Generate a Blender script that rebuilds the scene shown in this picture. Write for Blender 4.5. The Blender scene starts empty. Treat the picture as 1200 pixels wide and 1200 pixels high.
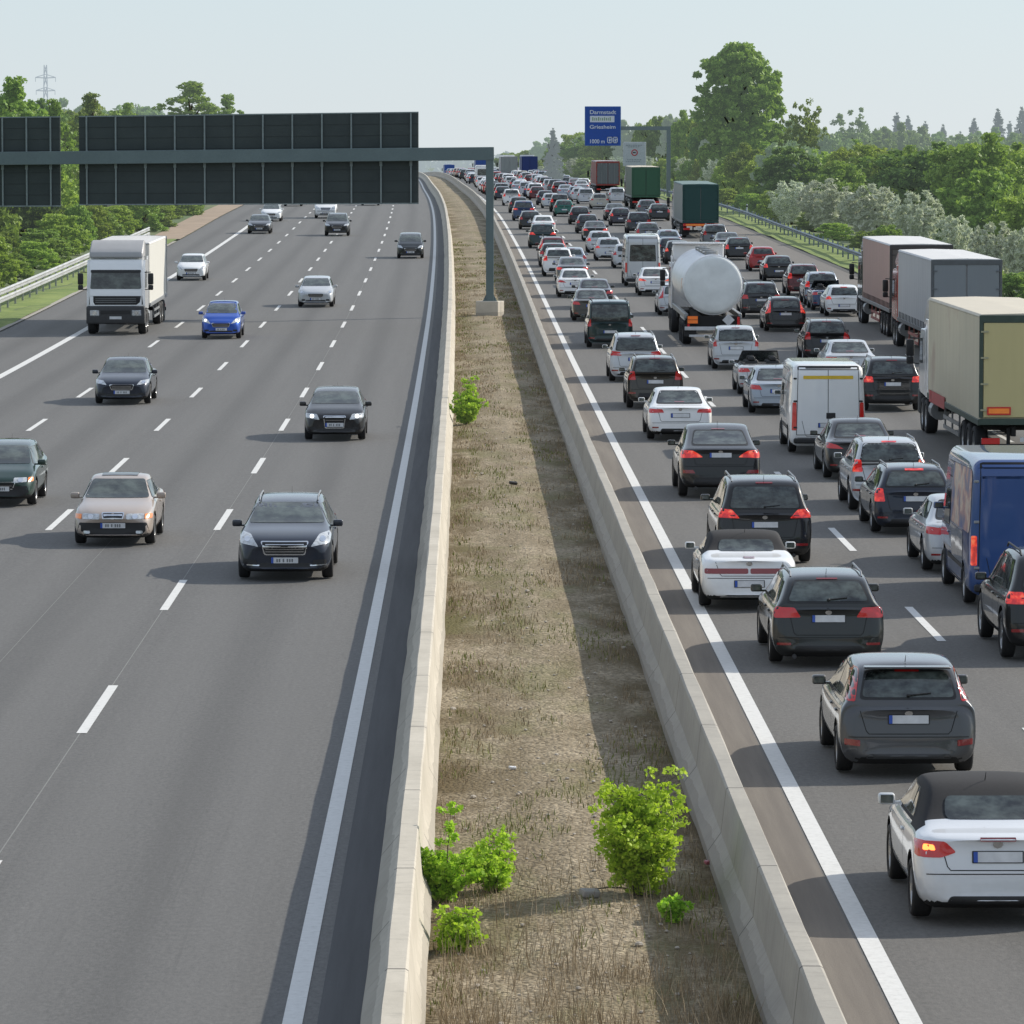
import bpy, bmesh, math, random
import numpy as np
from mathutils import Vector, Matrix, Euler
from mathutils.bvhtree import BVHTree
from mathutils.geometry import delaunay_2d_cdt
R = math.radians
scene = bpy.context.scene
COL = scene.collection
random.seed(7)

# ------------------------------------------------------------------ route geometry (metres along the motorway)
def hermite(xs, ys):
    n = len(xs)
    m = []
    for i in range(n):
        if i == 0: m.append((ys[1]-ys[0])/(xs[1]-xs[0]))
        elif i == n-1: m.append((ys[-1]-ys[-2])/(xs[-1]-xs[-2]))
        else:
            a = (ys[i]-ys[i-1])/(xs[i]-xs[i-1]); b = (ys[i+1]-ys[i])/(xs[i+1]-xs[i])
            h0 = xs[i]-xs[i-1]; h1 = xs[i+1]-xs[i]
            m.append((a*h1+b*h0)/(h0+h1))
    def f(x):
        if x <= xs[0]: return ys[0]+m[0]*(x-xs[0])
        if x >= xs[-1]: return ys[-1]+m[-1]*(x-xs[-1])
        for i in range(n-1):
            if x <= xs[i+1]:
                h = xs[i+1]-xs[i]; t = (x-xs[i])/h
                return ((2*t**3-3*t**2+1)*ys[i]+(t**3-2*t**2+t)*h*m[i]+(-2*t**3+3*t**2)*ys[i+1]+(t**3-t**2)*h*m[i+1])
    return f
ZR = hermite([-60, 0, 60, 138, 174, 210, 282, 357, 411, 483, 600, 700, 800, 900, 1000, 1200, 1500, 3000],
             [0, 0, 0, .1, .26, .54, 1.35, 2.27, 2.95, 3.52, 4.15, 4.52, 4.68, 4.62, 4.3, 3.2, 1.2, 0])
XO = hermite([-60, 0, 44, 87, 122, 155, 188, 222, 271, 345, 429, 500, 600, 700, 800, 1000, 1200, 3000],
             [0, 0, -.02, -.07, -.14, -.22, -.32, -.43, -.66, -1.15, -1.98, -2.95, -4.65, -6.2, -7.9, -12.4, -18, -110])
CAMH = 8.14
FPX = 5480.0     # focal length in pixels of the 1200 px photograph
def yaw_at(d): return -math.atan((XO(d+2)-XO(d-2))/4)
def pitch_at(d): return math.atan((ZR(d+2)-ZR(d-2))/4)
def P(u, d, h=0.0): return Vector((u+XO(d), d, ZR(d)+h))

# ------------------------------------------------------------------ materials
MATS = {}
def newmat(name):
    m = bpy.data.materials.new(name); m.use_nodes = True
    nt = m.node_tree
    b = nt.nodes['Principled BSDF']
    return m, nt, b
def N(nt, typ, **kw):
    n = nt.nodes.new(typ)
    for k, v in kw.items():
        if k in ('inp',):
            for kk, vv in v.items(): n.inputs[kk].default_value = vv
        else: setattr(n, k, v)
    return n
def ramp(nt, stops, interp='LINEAR'):
    r = nt.nodes.new('ShaderNodeValToRGB'); cr = r.color_ramp; cr.interpolation = interp
    while len(cr.elements) < len(stops): cr.elements.new(.5)
    for e, (p, c) in zip(cr.elements, stops):
        e.position = p; e.color = (*c, 1) if len(c) == 3 else c
    return r
def coords(nt, scale=(1, 1, 1), kind='Object'):
    tc = nt.nodes.new('ShaderNodeTexCoord'); mp = nt.nodes.new('ShaderNodeMapping')
    mp.inputs['Scale'].default_value = scale
    nt.links.new(tc.outputs[kind], mp.inputs['Vector'])
    return mp.outputs['Vector']
def noise(nt, vec, scale, detail=4, rough=.55):
    n = nt.nodes.new('ShaderNodeTexNoise')
    n.inputs['Scale'].default_value = scale; n.inputs['Detail'].default_value = detail
    n.inputs['Roughness'].default_value = rough
    if vec is not None: nt.links.new(vec, n.inputs['Vector'])
    return n
def mixc(nt, a, b, fac, mode='MIX'):
    m = nt.nodes.new('ShaderNodeMix'); m.data_type = 'RGBA'; m.blend_type = mode
    for sock, v in ((m.inputs[6], a), (m.inputs[7], b), (m.inputs[0], fac)):
        if isinstance(v, bpy.types.NodeSocket): nt.links.new(v, sock)
        elif isinstance(v, (int, float)): sock.default_value = v
        else: sock.default_value = (*v, 1) if len(v) == 3 else v
    return m.outputs[2]
def math_(nt, op, a, b=None, clamp=False):
    m = nt.nodes.new('ShaderNodeMath'); m.operation = op; m.use_clamp = clamp
    for i, v in enumerate((a, b)):
        if v is None: continue
        if isinstance(v, bpy.types.NodeSocket): nt.links.new(v, m.inputs[i])
        else: m.inputs[i].default_value = v
    return m.outputs[0]
def bump(nt, bsdf, h, strength=.4, dist=.02):
    b = nt.nodes.new('ShaderNodeBump'); b.inputs['Strength'].default_value = strength
    b.inputs['Distance'].default_value = dist
    nt.links.new(h, b.inputs['Height']); nt.links.new(b.outputs[0], bsdf.inputs['Normal'])
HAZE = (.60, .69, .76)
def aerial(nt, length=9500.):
    """thin aerial haze by distance from the bridge, painted into the shading of each surface"""
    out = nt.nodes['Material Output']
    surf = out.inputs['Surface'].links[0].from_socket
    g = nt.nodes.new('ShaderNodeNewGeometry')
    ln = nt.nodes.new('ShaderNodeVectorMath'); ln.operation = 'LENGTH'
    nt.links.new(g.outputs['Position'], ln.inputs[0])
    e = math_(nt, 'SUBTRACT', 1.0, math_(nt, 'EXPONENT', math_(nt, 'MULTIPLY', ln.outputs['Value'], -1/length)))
    em = nt.nodes.new('ShaderNodeEmission'); em.inputs['Color'].default_value = (*HAZE, 1); em.inputs['Strength'].default_value = 1  # pale surface glow standing in for haze in the air
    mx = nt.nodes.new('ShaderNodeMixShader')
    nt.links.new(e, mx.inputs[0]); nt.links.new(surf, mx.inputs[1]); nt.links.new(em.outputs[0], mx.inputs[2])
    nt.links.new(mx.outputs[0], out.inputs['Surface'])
def simple(name, col, rough=.5, metal=0., spec=.5, emit=None, es=0, coat=0, var=.12, vs=6.0):
    if name in MATS: return MATS[name]
    m, nt, b = newmat(name)
    b.inputs['Roughness'].default_value = rough; b.inputs['Metallic'].default_value = metal
    b.inputs['Specular IOR Level'].default_value = spec
    b.inputs['Coat Weight'].default_value = coat; b.inputs['Coat Roughness'].default_value = .06
    v = noise(nt, coords(nt), vs, 5)
    lo = tuple(c*(1-var) for c in col); hi = tuple(min(1, c*(1+var)) for c in col)
    r = ramp(nt, [(.3, lo), (.7, hi)]); nt.links.new(v.outputs[0], r.inputs[0]); nt.links.new(r.outputs[0], b.inputs['Base Color'])
    if emit: b.inputs['Emission Color'].default_value = (*emit, 1); b.inputs['Emission Strength'].default_value = es
    MATS[name] = m
    return m
def paint(name, col, metal=.0, rough=.32):
    key = 'paint_'+name
    if key in MATS: return MATS[key]
    m, nt, b = newmat(key)
    vec = coords(nt)
    v = noise(nt, vec, 3.0, 4)
    lo = tuple(c*.92 for c in col)
    c1 = mixc(nt, lo, col, v.outputs[0])
    # road film: duller and dustier towards the sills
    sep = nt.nodes.new('ShaderNodeSeparateXYZ'); nt.links.new(vec, sep.inputs[0])
    low = math_(nt, 'MULTIPLY', math_(nt, 'SUBTRACT', .75, sep.outputs[2]), 1.3, True)
    dirt = math_(nt, 'MULTIPLY', low, noise(nt, vec, 9, 5).outputs[0])
    nt.links.new(mixc(nt, c1, (.16, .15, .135), math_(nt, 'MULTIPLY', dirt, .18 if sum(col) < .2 else .45)), b.inputs['Base Color'])
    b.inputs['Metallic'].default_value = metal
    nt.links.new(math_(nt, 'ADD', rough, math_(nt, 'MULTIPLY', dirt, .4)), b.inputs['Roughness'])
    b.inputs['Coat Weight'].default_value = 1.0; b.inputs['Coat Roughness'].default_value = .05; b.inputs['Coat IOR'].default_value = 1.48
    b.inputs['Specular IOR Level'].default_value = .2
    MATS[key] = m
    return m

# ------------------------------------------------------------------ object helpers
def setp(o, label=None, cat=None, group=None, kind=None):
    if label: o['label'] = label
    if cat: o['category'] = cat
    if group: o['group'] = group
    if kind: o['kind'] = kind
    return o
def empty(name, loc=(0, 0, 0), rot=(0, 0, 0), label=None, cat=None, group=None):
    o = bpy.data.objects.new(name, None); COL.objects.link(o)
    o.location = loc; o.rotation_euler = rot; o.empty_display_size = .3
    return setp(o, label, cat, group)
def link(name, me, parent=None, loc=None):
    o = bpy.data.objects.new(name, me); COL.objects.link(o)
    if parent is not None: o.parent = parent
    if loc: o.location = loc
    return o
def children(o): return CH.get(o.name, [])
CH = {}
def reg(o):
    if o.parent: CH.setdefault(o.parent.name, []).append(o)
    return o
class MB:
    """collects primitive shapes into one mesh"""
    def __init__(s): s.bm = bmesh.new(); s.mi = 0; s.mats = []
    def use(s, m):
        if m not in s.mats: s.mats.append(m)
        s.mi = s.mats.index(m); return s
    def _new(s, vs, mat=None):
        fs = set(f for v in vs for f in v.link_faces)
        for f in fs: f.material_index = s.mi
    def box(s, c, size, rot=None, bev=0.0, seg=1):
        M = Matrix.Translation(c) @ (Euler(rot).to_matrix().to_4x4() if rot else Matrix()) @ Matrix.Diagonal((*size, 1))
        r = bmesh.ops.create_cube(s.bm, size=1, matrix=M); vs = r['verts']
        if bev > 0:
            es = list(set(e for v in vs for e in v.link_edges))
            rr = bmesh.ops.bevel(s.bm, geom=es, offset=bev, segments=seg, affect='EDGES', profile=.5)
            for f in rr['faces']: f.material_index = s.mi
            vs = [v for v in rr['verts']]+[v for v in vs if v.is_valid]
        s._new([v for v in vs if v.is_valid]); return s
    def cyl(s, a, b, r1, r2=None, n=16, caps=True):
        a = Vector(a); b = Vector(b); d = b-a
        q = d.to_track_quat('Z', 'Y').to_matrix().to_4x4()
        r = bmesh.ops.create_cone(s.bm, cap_ends=caps, segments=n, radius1=r1, radius2=r1 if r2 is None else r2, depth=d.length, matrix=Matrix.Translation((a+b)/2) @ q)
        s._new(r['verts']); return s
    def sph(s, c, size, n=12, m=8):
        r = bmesh.ops.create_uvsphere(s.bm, u_segments=n, v_segments=m, radius=1, matrix=Matrix.Translation(c) @ Matrix.Diagonal((*size, 1)))
        s._new(r['verts']); return s
    def lathe(s, prof, axis='x', c=(0, 0, 0), n=28):
        rings = []
        for (a, r) in prof:
            ring = []
            for k in range(n):
                t = 2*math.pi*k/n
                if axis == 'x': p = (a, r*math.cos(t), r*math.sin(t))
                elif axis == 'y': p = (r*math.cos(t), a, r*math.sin(t))
                else: p = (r*math.cos(t), r*math.sin(t), a)
                ring.append(s.bm.verts.new(Vector(c)+Vector(p)))
            rings.append(ring)
        for i in range(len(rings)-1):
            for k in range(n):
                f = s.bm.faces.new((rings[i][k], rings[i][(k+1) % n], rings[i+1][(k+1) % n], rings[i+1][k])); f.material_index = s.mi; f.smooth = True
        return s
    def prism(s, poly, axis, a0, a1, bev=0):
        """poly 2-D extruded along axis; poly coords are the two others in xyz order"""
        def mk(p, a):
            return {'x': (a, p[0], p[1]), 'y': (p[0], a, p[1]), 'z': (p[0], p[1], a)}[axis]
        v0 = [s.bm.verts.new(mk(p, a0)) for p in poly]; v1 = [s.bm.verts.new(mk(p, a1)) for p in poly]
        n = len(poly); fs = [s.bm.faces.new(v0), s.bm.faces.new(v1[::-1])]
        for i in range(n): fs.append(s.bm.faces.new((v0[i], v1[i], v1[(i+1) % n], v0[(i+1) % n])))
        bmesh.ops.recalc_face_normals(s.bm, faces=fs)
        if bev:
            es = list(set(e for f in fs for e in f.edges))
            rr = bmesh.ops.bevel(s.bm, geom=es, offset=bev, segments=1, affect='EDGES')
            for f in rr['faces']: f.material_index = s.mi
        for f in fs:
            if f.is_valid: f.material_index = s.mi
        return s
    def quad(s, a, b, c, d):
        f = s.bm.faces.new([s.bm.verts.new(p) for p in (a, b, c, d)]); f.material_index = s.mi; return s
    def build(s, name, mat=None, parent=None, smooth=None, loc=None):
        me = bpy.data.meshes.new(name); s.bm.normal_update(); s.bm.to_mesh(me); s.bm.free()
        for m in (s.mats or [mat]): me.materials.append(m)
        if smooth:
            me.polygons.foreach_set('use_smooth', [True]*len(me.polygons)); me.set_sharp_from_angle(angle=R(smooth))
        return reg(link(name, me, parent, loc))
def copy_tree(o, parent=None, keep=None):
    c = o.copy(); COL.objects.link(c)
    if parent is not None: c.parent = parent; reg(c)
    for ch in list(children(o)):
        if keep and not keep(ch): continue
        copy_tree(ch, c, keep)
    return c
def round_poly(pts, r, seg=3):
    out = []; n = len(pts)
    for i in range(n):
        p = Vector(pts[i]); a = Vector(pts[i-1])-p; b = Vector(pts[(i+1) % n])-p
        k = min(r, a.length*.45, b.length*.45)
        A = p+a.normalized()*k; B = p+b.normalized()*k
        for s_ in range(seg+1):
            t = s_/seg; out.append(tuple((A*(1-t)**2+p*2*t*(1-t)+B*t**2)))
    return out
def clip_poly(poly, axis, val, keep_gt):
    out = []; n = len(poly)
    ins = lambda p: (p[axis] >= val) == keep_gt
    for i in range(n):
        a, b = poly[i], poly[(i+1) % n]
        if ins(a): out.append(a)
        if ins(a) != ins(b):
            t = (val-a[axis])/(b[axis]-a[axis]); out.append((a[0]+(b[0]-a[0])*t, a[1]+(b[1]-a[1])*t))
    return out
# ------------------------------------------------------------------ shared vehicle materials
def glass_mat(name, lo, hi, sc):
    m, nt, b = newmat(name)
    vec = coords(nt, (1, 1, 1.6)); v = noise(nt, vec, sc, 3, .6)
    r = ramp(nt, [(.38, lo), (.5, tuple((x+y)*.42 for x, y in zip(lo, hi))), (.66, hi)]); nt.links.new(v.outputs[0], r.inputs[0])
    nt.links.new(r.outputs[0], b.inputs['Base Color'])
    b.inputs['Roughness'].default_value = .05; b.inputs['IOR'].default_value = 1.7
    return m
GLASS = glass_mat('tinted_glass', (.008, .010, .010), (.095, .115, .105), 3.2)
SCREEN = glass_mat('windscreen_glass', (.020, .025, .024), (.095, .115, .10), 2.2)
BLACK = simple('black_trim', (.018, .018, .019), .55)
UNDER = simple('underbody_black', (.012, .012, .012), .8)
TYRE = simple('tyre_rubber', (.022, .022, .023), .78, vs=20)
RIM = simple('alloy_rim', (.42, .43, .44), .3, .85)
STEEL = simple('dull_steel', (.30, .31, .32), .42, .6)
CHROME = simple('chrome', (.75, .76, .78), .12, 1.0)
TAIL = simple('tail_lens', (.42, .012, .015), .16, coat=1, emit=(1, .03, .02), es=.07)
TAILDK = simple('tail_lens_dark', (.16, .008, .012), .16, coat=1, emit=(1, .03, .02), es=.03)
def brake_mat():
    m, nt, b = newmat('lit_brake_lens'); v = noise(nt, coords(nt), 7, 2)
    r = ramp(nt, [(.42, (.35, .006, .008)), (.56, (.95, .05, .02)), (.68, (1, .28, .12))]); nt.links.new(v.outputs[0], r.inputs[0])
    b.inputs['Base Color'].default_value = (.45, .012, .012, 1); b.inputs['Roughness'].default_value = .2; b.inputs['Coat Weight'].default_value = 1
    nt.links.new(r.outputs[0], b.inputs['Emission Color']); b.inputs['Emission Strength'].default_value = .62
    return m
BRAKE = brake_mat()
BULB = simple('lit_orange_bulb', (.9, .3, .1), .3, emit=(1, .22, .04), es=3.0)
AMBER = simple('amber_lens', (.8, .22, .03), .2, coat=1, emit=(1, .3, .05), es=.12)
CLEAR = simple('headlight_lens', (.55, .57, .58), .08, .35, coat=1, var=.35, vs=14)
LITHEAD = simple('lit_headlamp', (.9, .9, .85), .3, emit=(1, .96, .85), es=2.2)
PLATE = simple('plate_white', (.62, .63, .64), .4)
PLATEBLUE = simple('plate_blue', (.03, .09, .42), .4)
PLATEINK = simple('plate_ink', (.16, .17, .18), .5)
ROOFCLOTH = simple('soft_top_cloth', (.022, .022, .024), .9, vs=30)
BUMPERGREY = simple('bumper_plastic', (.045, .046, .048), .6)
def rr(x0, z0, x1, z1, r=.02): return round_poly([(x0, z0), (x1, z0), (x1, z1), (x0, z1)], r)

def subdivided(bm_mesh, level=2):
    o = bpy.data.objects.new('tmp', bm_mesh); COL.objects.link(o)
    s = o.modifiers.new('s', 'SUBSURF'); s.levels = level; s.render_levels = level
    dg = bpy.context.evaluated_depsgraph_get()
    me = bpy.data.meshes.new_from_object(o.evaluated_get(dg))
    bpy.data.objects.remove(o); return me
def boolean(me, cutter):
    o = bpy.data.objects.new('tmp', me); COL.objects.link(o)
    c = bpy.data.objects.new('tmpc', cutter); COL.objects.link(c)
    b = o.modifiers.new('b', 'BOOLEAN'); b.object = c; b.operation = 'DIFFERENCE'; b.solver = 'EXACT'; b.material_mode = 'INDEX'
    dg = bpy.context.evaluated_depsgraph_get()
    r = bpy.data.meshes.new_from_object(o.evaluated_get(dg))
    bpy.data.objects.remove(o); bpy.data.objects.remove(c); return r

def stations(p):
    L, W, H, gc = p['L'], p['W'], p['H'], p['gc']
    h = L/2; w = W/2; dz = p['deck_z']; bz = p['belt']; cz = p['cowl_z']; nz = p['nose_z']
    wt = p.get('wtop', .71)*w; ti = p.get('tail_in', .06); tf = p.get('tail_w', .93)
    if p.get('open'): H = bz+.07; p = dict(p, roof_rz=bz+.05)
    st = []   # y, zb, zbelt, ztop, wbot, wmax, wbelt, wtop, shear, bow
    st.append((-h, gc+.13, dz-.13, dz-.06, .84*w, .88*w, .82*w, .70*w, ti, .10))
    st.append((-h+.10, gc+.03, dz-.07, dz-.015, .92*w, .955*w, tf*.96*w, .80*w, ti*.8, .10))
    if p['deck_y']+h > .45:
        st.append((-h+.35, gc, dz-.05, dz+.0, .93*w, .99*w, .95*w*tf/.93, .80*w, 0, .04))
    st.append((p['deck_y'], gc, p.get('belt_r', dz-.02), dz+.03, .93*w, .995*w, .93*w, .84*w if p['deck_y']+h > .45 else .8*w, 0, .03))
    st.append((p['roof_r'], gc, (p.get('belt_r', bz)+bz)/2, p.get('roof_rz', H-.06), .92*w, 1.0*w, .93*w, wt*.97, 0, .0))
    st.append((p['roof_r']+.30, gc, bz+.01, H-.015, .92*w, 1.0*w, .93*w, wt, 0, 0))
    m = (p['roof_r']+p['ws_top'])/2
    st.append((m+.1, gc, bz, H, .92*w, 1.0*w, .93*w, wt*1.02, 0, 0))
    st.append((p['ws_top'], gc, bz-.005, H-.05 if not p.get('open') else H-.01, .92*w, 1.0*w, .93*w, wt*.97, 0, .0))
    st.append((p['cowl_y'], gc, cz-.05, cz+.01, .92*w, .995*w, .93*w, .82*w, 0, -.06))
    hm = (p['cowl_y']+h)/2
    st.append((hm, gc, (cz*.45+nz*.55)-.05, cz*.45+nz*.55+.02, .93*w, .99*w, .93*w, .74*w, 0, -.06))
    st.append((h-.28, gc, nz-.06, nz-.0, .92*w, .96*w, .90*w, .66*w, 0, -.12))
    st.append((h-.08, gc+.03, nz-.15, nz-.08, .88*w, .90*w, .82*w, .58*w, 0, -.14))
    st.append((h, gc+.08, nz-.26, nz-.18, .80*w, .80*w, .72*w, .50*w, -.02, -.12))
    return st
def loft(p, st=None):
    st = st or stations(p)
    bm = bmesh.new(); rings = []
    w = p['W']/2
    for (y, zb, zbelt, zt, wb, wm, wbl, wtp, sh, bow) in st:
        prof = [(0, zb), (wb*.82, zb), (wb, zb+.07), (wm, zb+(zbelt-zb)*.42), (wbl+.035*(wm > .5), zbelt-.075), (wbl-.02, zbelt), (wtp, zt-.055 if zt-zbelt > .15 else (zt+zbelt)/2+.005), (wtp*.82, zt-.008), (0, zt)]
        zm = zb+(zbelt-zb)*.4
        ring = []
        pts = [(x, z) for x, z in prof]+[(-x, z) for x, z in prof[1:-1]][::-1]
        for x, z in pts:
            yy = y+sh*max(0, (z-zm)/max(.1, zt-zm))*1.0+bow*(abs(x)/w)**2
            ring.append(bm.verts.new((x, yy, z)))
        rings.append(ring)
    n = len(rings[0])
    for i in range(len(rings)-1):
        for k in range(n):
            bm.faces.new((rings[i][k], rings[i+1][k], rings[i+1][(k+1) % n], rings[i][(k+1) % n]))
    for ring in (rings[0], rings[-1]):
        m = 8
        for k in range(1, m-1):
            bm.faces.new((ring[k], ring[k+1], ring[n-k-1], ring[n-k]))
        bm.faces.new((ring[0], ring[1], ring[n-1])); bm.faces.new((ring[m], ring[m-1], ring[m+1]))
    bmesh.ops.recalc_face_normals(bm, faces=bm.faces)
    cl = bm.edges.layers.float.new('crease_edge')
    for i, ring in enumerate(rings):
        for k in range(n):
            e = bm.edges.get((ring[k], ring[(k+1) % n]))
            if e and i in (0, len(rings)-1): e[cl] = .35
    for i in range(len(rings)-1):
        for k, c in ((5, .45), (n-5, .45), (6, .35), (n-6, .35), (1, .5), (n-1, .5), (4, .3), (n-4, .3)):
            e = bm.edges.get((rings[i][k], rings[i+1][k]))
            if e: e[cl] = c
    me = bpy.data.meshes.new('body'); bm.to_mesh(me); bm.free()
    return me

def van_mesh(p):
    L, W, H, gc = p['L'], p['W'], p['H'], p['gc']; h = L/2; w = W/2
    prof = [(-h, gc+.14), (-h+.05, H-.18), (-h+.20, H-.02), (-h+1.2, H), (p['ws_top']-.3, H), (p['ws_top'], H-.06), (p['cowl_y'], p['cowl_z']), (h-.16, p['nose_z']), (h-.02, p['nose_z']-.22), (h, gc+.12), (h-.15, gc), (-h+.1, gc)]
    mb = MB(); mb.prism(prof, 'x', -w, w)
    bm = mb.bm
    for z in (.7, 1.15, 1.6, 2.05, 2.4):
        if z < H-.1: bmesh.ops.bisect_plane(bm, geom=bm.verts[:]+bm.edges[:]+bm.faces[:], plane_co=(0, 0, z), plane_no=(0, 0, 1))
    es = [e for e in bm.edges if abs(abs(e.verts[0].co.x)-w) < 1e-4 and abs(abs(e.verts[1].co.x)-w) < 1e-4 and (e.calc_face_angle(0) > .5)]
    bmesh.ops.bevel(bm, geom=es, offset=.17, segments=5, affect='EDGES', profile=.5)
    for v in bm.verts:
        if v.co.z > 1.0: v.co.x *= 1-.085*((v.co.z-1.0)/max(.5, H-1.0))**1.2
        if v.co.y > h-1.0: v.co.x *= 1-.10*((v.co.y-h+1.0))**2
        if v.co.y < -h+.25: v.co.y += .05*(v.co.x/w)**2
    bmesh.ops.triangulate(bm, faces=[f for f in bm.faces if len(f.verts) > 4])
    me = bpy.data.meshes.new('body'); bm.to_mesh(me); bm.free(); return me

class Proj:
    def __init__(s, me, h):
        s.bvh = BVHTree.FromPolygons([v.co for v in me.vertices], [list(p.vertices) for p in me.polygons]); s.h = h
    def pt(s, view, a, b, off):
        if view == 'rear': o, d = Vector((a, -s.h-2, b)), Vector((0, 1, 0))
        elif view == 'front': o, d = Vector((a, s.h+2, b)), Vector((0, -1, 0))
        elif view == 'left': o, d = Vector((-4, a, b)), Vector((1, 0, 0))
        elif view == 'right': o, d = Vector((4, a, b)), Vector((-1, 0, 0))
        else: o, d = Vector((a, b, 6)), Vector((0, 0, -1))
        hit, nrm, _, _ = s.bvh.ray_cast(o, d)
        if hit is None and view in ('rear', 'front'):
            for k in (.985, .97, .955, .94, .92, .90):
                hit, nrm, _, _ = s.bvh.ray_cast(Vector((a*k, o.y, b)), d)
                if hit is not None: break
        if hit is None: return None
        if nrm.dot(d) > 0: nrm = -nrm
        nrm = (nrm-d*.35).normalized()
        return hit+nrm*off
    def patch(s, view, poly, off=.005, grid=.07):
        pts = [Vector(p) for p in poly]; P2 = []
        n = len(pts)
        for i in range(n):
            a, b = pts[i], pts[(i+1) % n]; k = max(1, int((b-a).length/grid))
            for j in range(k): P2.append(a+(b-a)*j/k)
        nb = len(P2)
        x0 = min(p.x for p in P2); x1 = max(p.x for p in P2); y0 = min(p.y for p in P2); y1 = max(p.y for p in P2)
        def inside(q):
            c = False
            for i in range(nb):
                a, b = P2[i], P2[(i+1) % nb]
                if (a.y > q.y) != (b.y > q.y) and q.x < (b.x-a.x)*(q.y-a.y)/(b.y-a.y)+a.x: c = not c
            return c
        xx = x0+grid/2
        while xx < x1:
            yy = y0+grid/2
            while yy < y1:
                q = Vector((xx, yy))
                if inside(q) and min((q-p).length for p in P2[:nb]) > grid*.35: P2.append(q)
                yy += grid
            xx += grid
        vs, es, fs, *_ = delaunay_2d_cdt(P2, [(i, (i+1) % nb) for i in range(nb)], [list(range(nb))], 1, 1e-5)
        co = [s.pt(view, v.x, v.y, off) for v in vs]
        return [c for c in co], [list(f) for f in fs]
    def strip(s, view, line, wd, off=.004):
        vs = []; fs = []
        L_ = []
        for i in range(len(line)-1):
            a, b = Vector(line[i]), Vector(line[i+1]); k = max(1, int((b-a).length/.08))
            for j in range(k): L_.append(a+(b-a)*j/k)
        L_.append(Vector(line[-1]))
        for i, q in enumerate(L_):
            t = (L_[min(i+1, len(L_)-1)]-L_[max(i-1, 0)]).normalized(); nn = Vector((-t.y, t.x))*wd/2
            vs += [s.pt(view, *(q+nn), off), s.pt(view, *(q-nn), off)]
            if i: fs.append([2*i-2, 2*i-1, 2*i+1, 2*i])
        return vs, fs
def decal(name, items, parent, mats):
    """items: list of (verts, faces, material index)"""
    V = []; F = []; MI = []
    for vs, fs, mi in items:
        b = len(V); good = [v is not None for v in vs]
        V += [v if v is not None else Vector((0, 0, .5)) for v in vs]
        for f in fs:
            if all(good[i] for i in f): F.append([i+b for i in f]); MI.append(mi)
    me = bpy.data.meshes.new(name); me.from_pydata(V, [], F)
    for m in mats: me.materials.append(m)
    me.polygons.foreach_set('material_index', MI); me.polygons.foreach_set('use_smooth', [True]*len(F))
    me.update()
    bm = bmesh.new(); bm.from_mesh(me)
    bmesh.ops.remove_doubles(bm, verts=bm.verts, dist=1e-5)
    bmesh.ops.delete(bm, geom=[v for v in bm.verts if not v.link_faces], context='VERTS')
    for f in bm.faces:
        c = f.calc_center_median(); c.z -= .6
        if f.normal.dot(c) < 0: f.normal_flip()
    bm.to_mesh(me); bm.free()
    return reg(link(name, me, parent))

WHEELS = {}
def wheel_mesh(r, wd=.21, style=0):
    k = (r, wd, style)
    if k in WHEELS: return WHEELS[k]
    ri = r*.70; h = wd/2
    mb = MB(); mb.lathe([(-h*.7, ri), (-h, ri*1.05), (-h, r*.90), (-h*.8, r*.985), (-h*.5, r), (h*.5, r), (h*.8, r*.985), (h, r*.90), (h, ri*1.05), (h*.7, ri)])
    bm = mb.bm
    me = bpy.data.meshes.new('tyre'); bm.to_mesh(me); bm.free(); me.materials.append(TYRE)
    mb = MB(); mb.use(RIM).lathe([(h*.72, ri*1.01), (h*.86, ri*.98), (h*.80, ri*.88), (h*.2, ri*.84)])
    mb.use(UNDER).lathe([(h*.2, ri*.9), (h*.19, .001)])
    mb.use(RIM).lathe([(h*.55, ri*.24), (h*.78, ri*.2), (h*.8, .001)], n=12)
    ns = 5+style*2
    for i in range(ns):
        t = 2*math.pi*i/ns
        M = Euler((t, 0, 0)).to_matrix()
        c = M @ Vector((h*.62, 0, ri*.52))
        mb.use(RIM).box(c, (h*.22, ri*(.26-.04*style), ri*.75), (t, 0, 0))
    me2 = bpy.data.meshes.new('rim'); mb.bm.to_mesh(me2); mb.bm.free()
    for m in mb.mats: me2.materials.append(m)
    WHEELS[k] = (me, me2); return WHEELS[k]
def add_wheel(root, x, y, r, wd=.21, style=0, side=1, rim=None):
    t, rm = wheel_mesh(r, wd, style)
    w = reg(link('wheel', t, root, (x, y, r))); w.rotation_euler = (0, 0, 0 if side > 0 else math.pi)
    q = reg(link('rim', rm, w))
    return w

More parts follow.
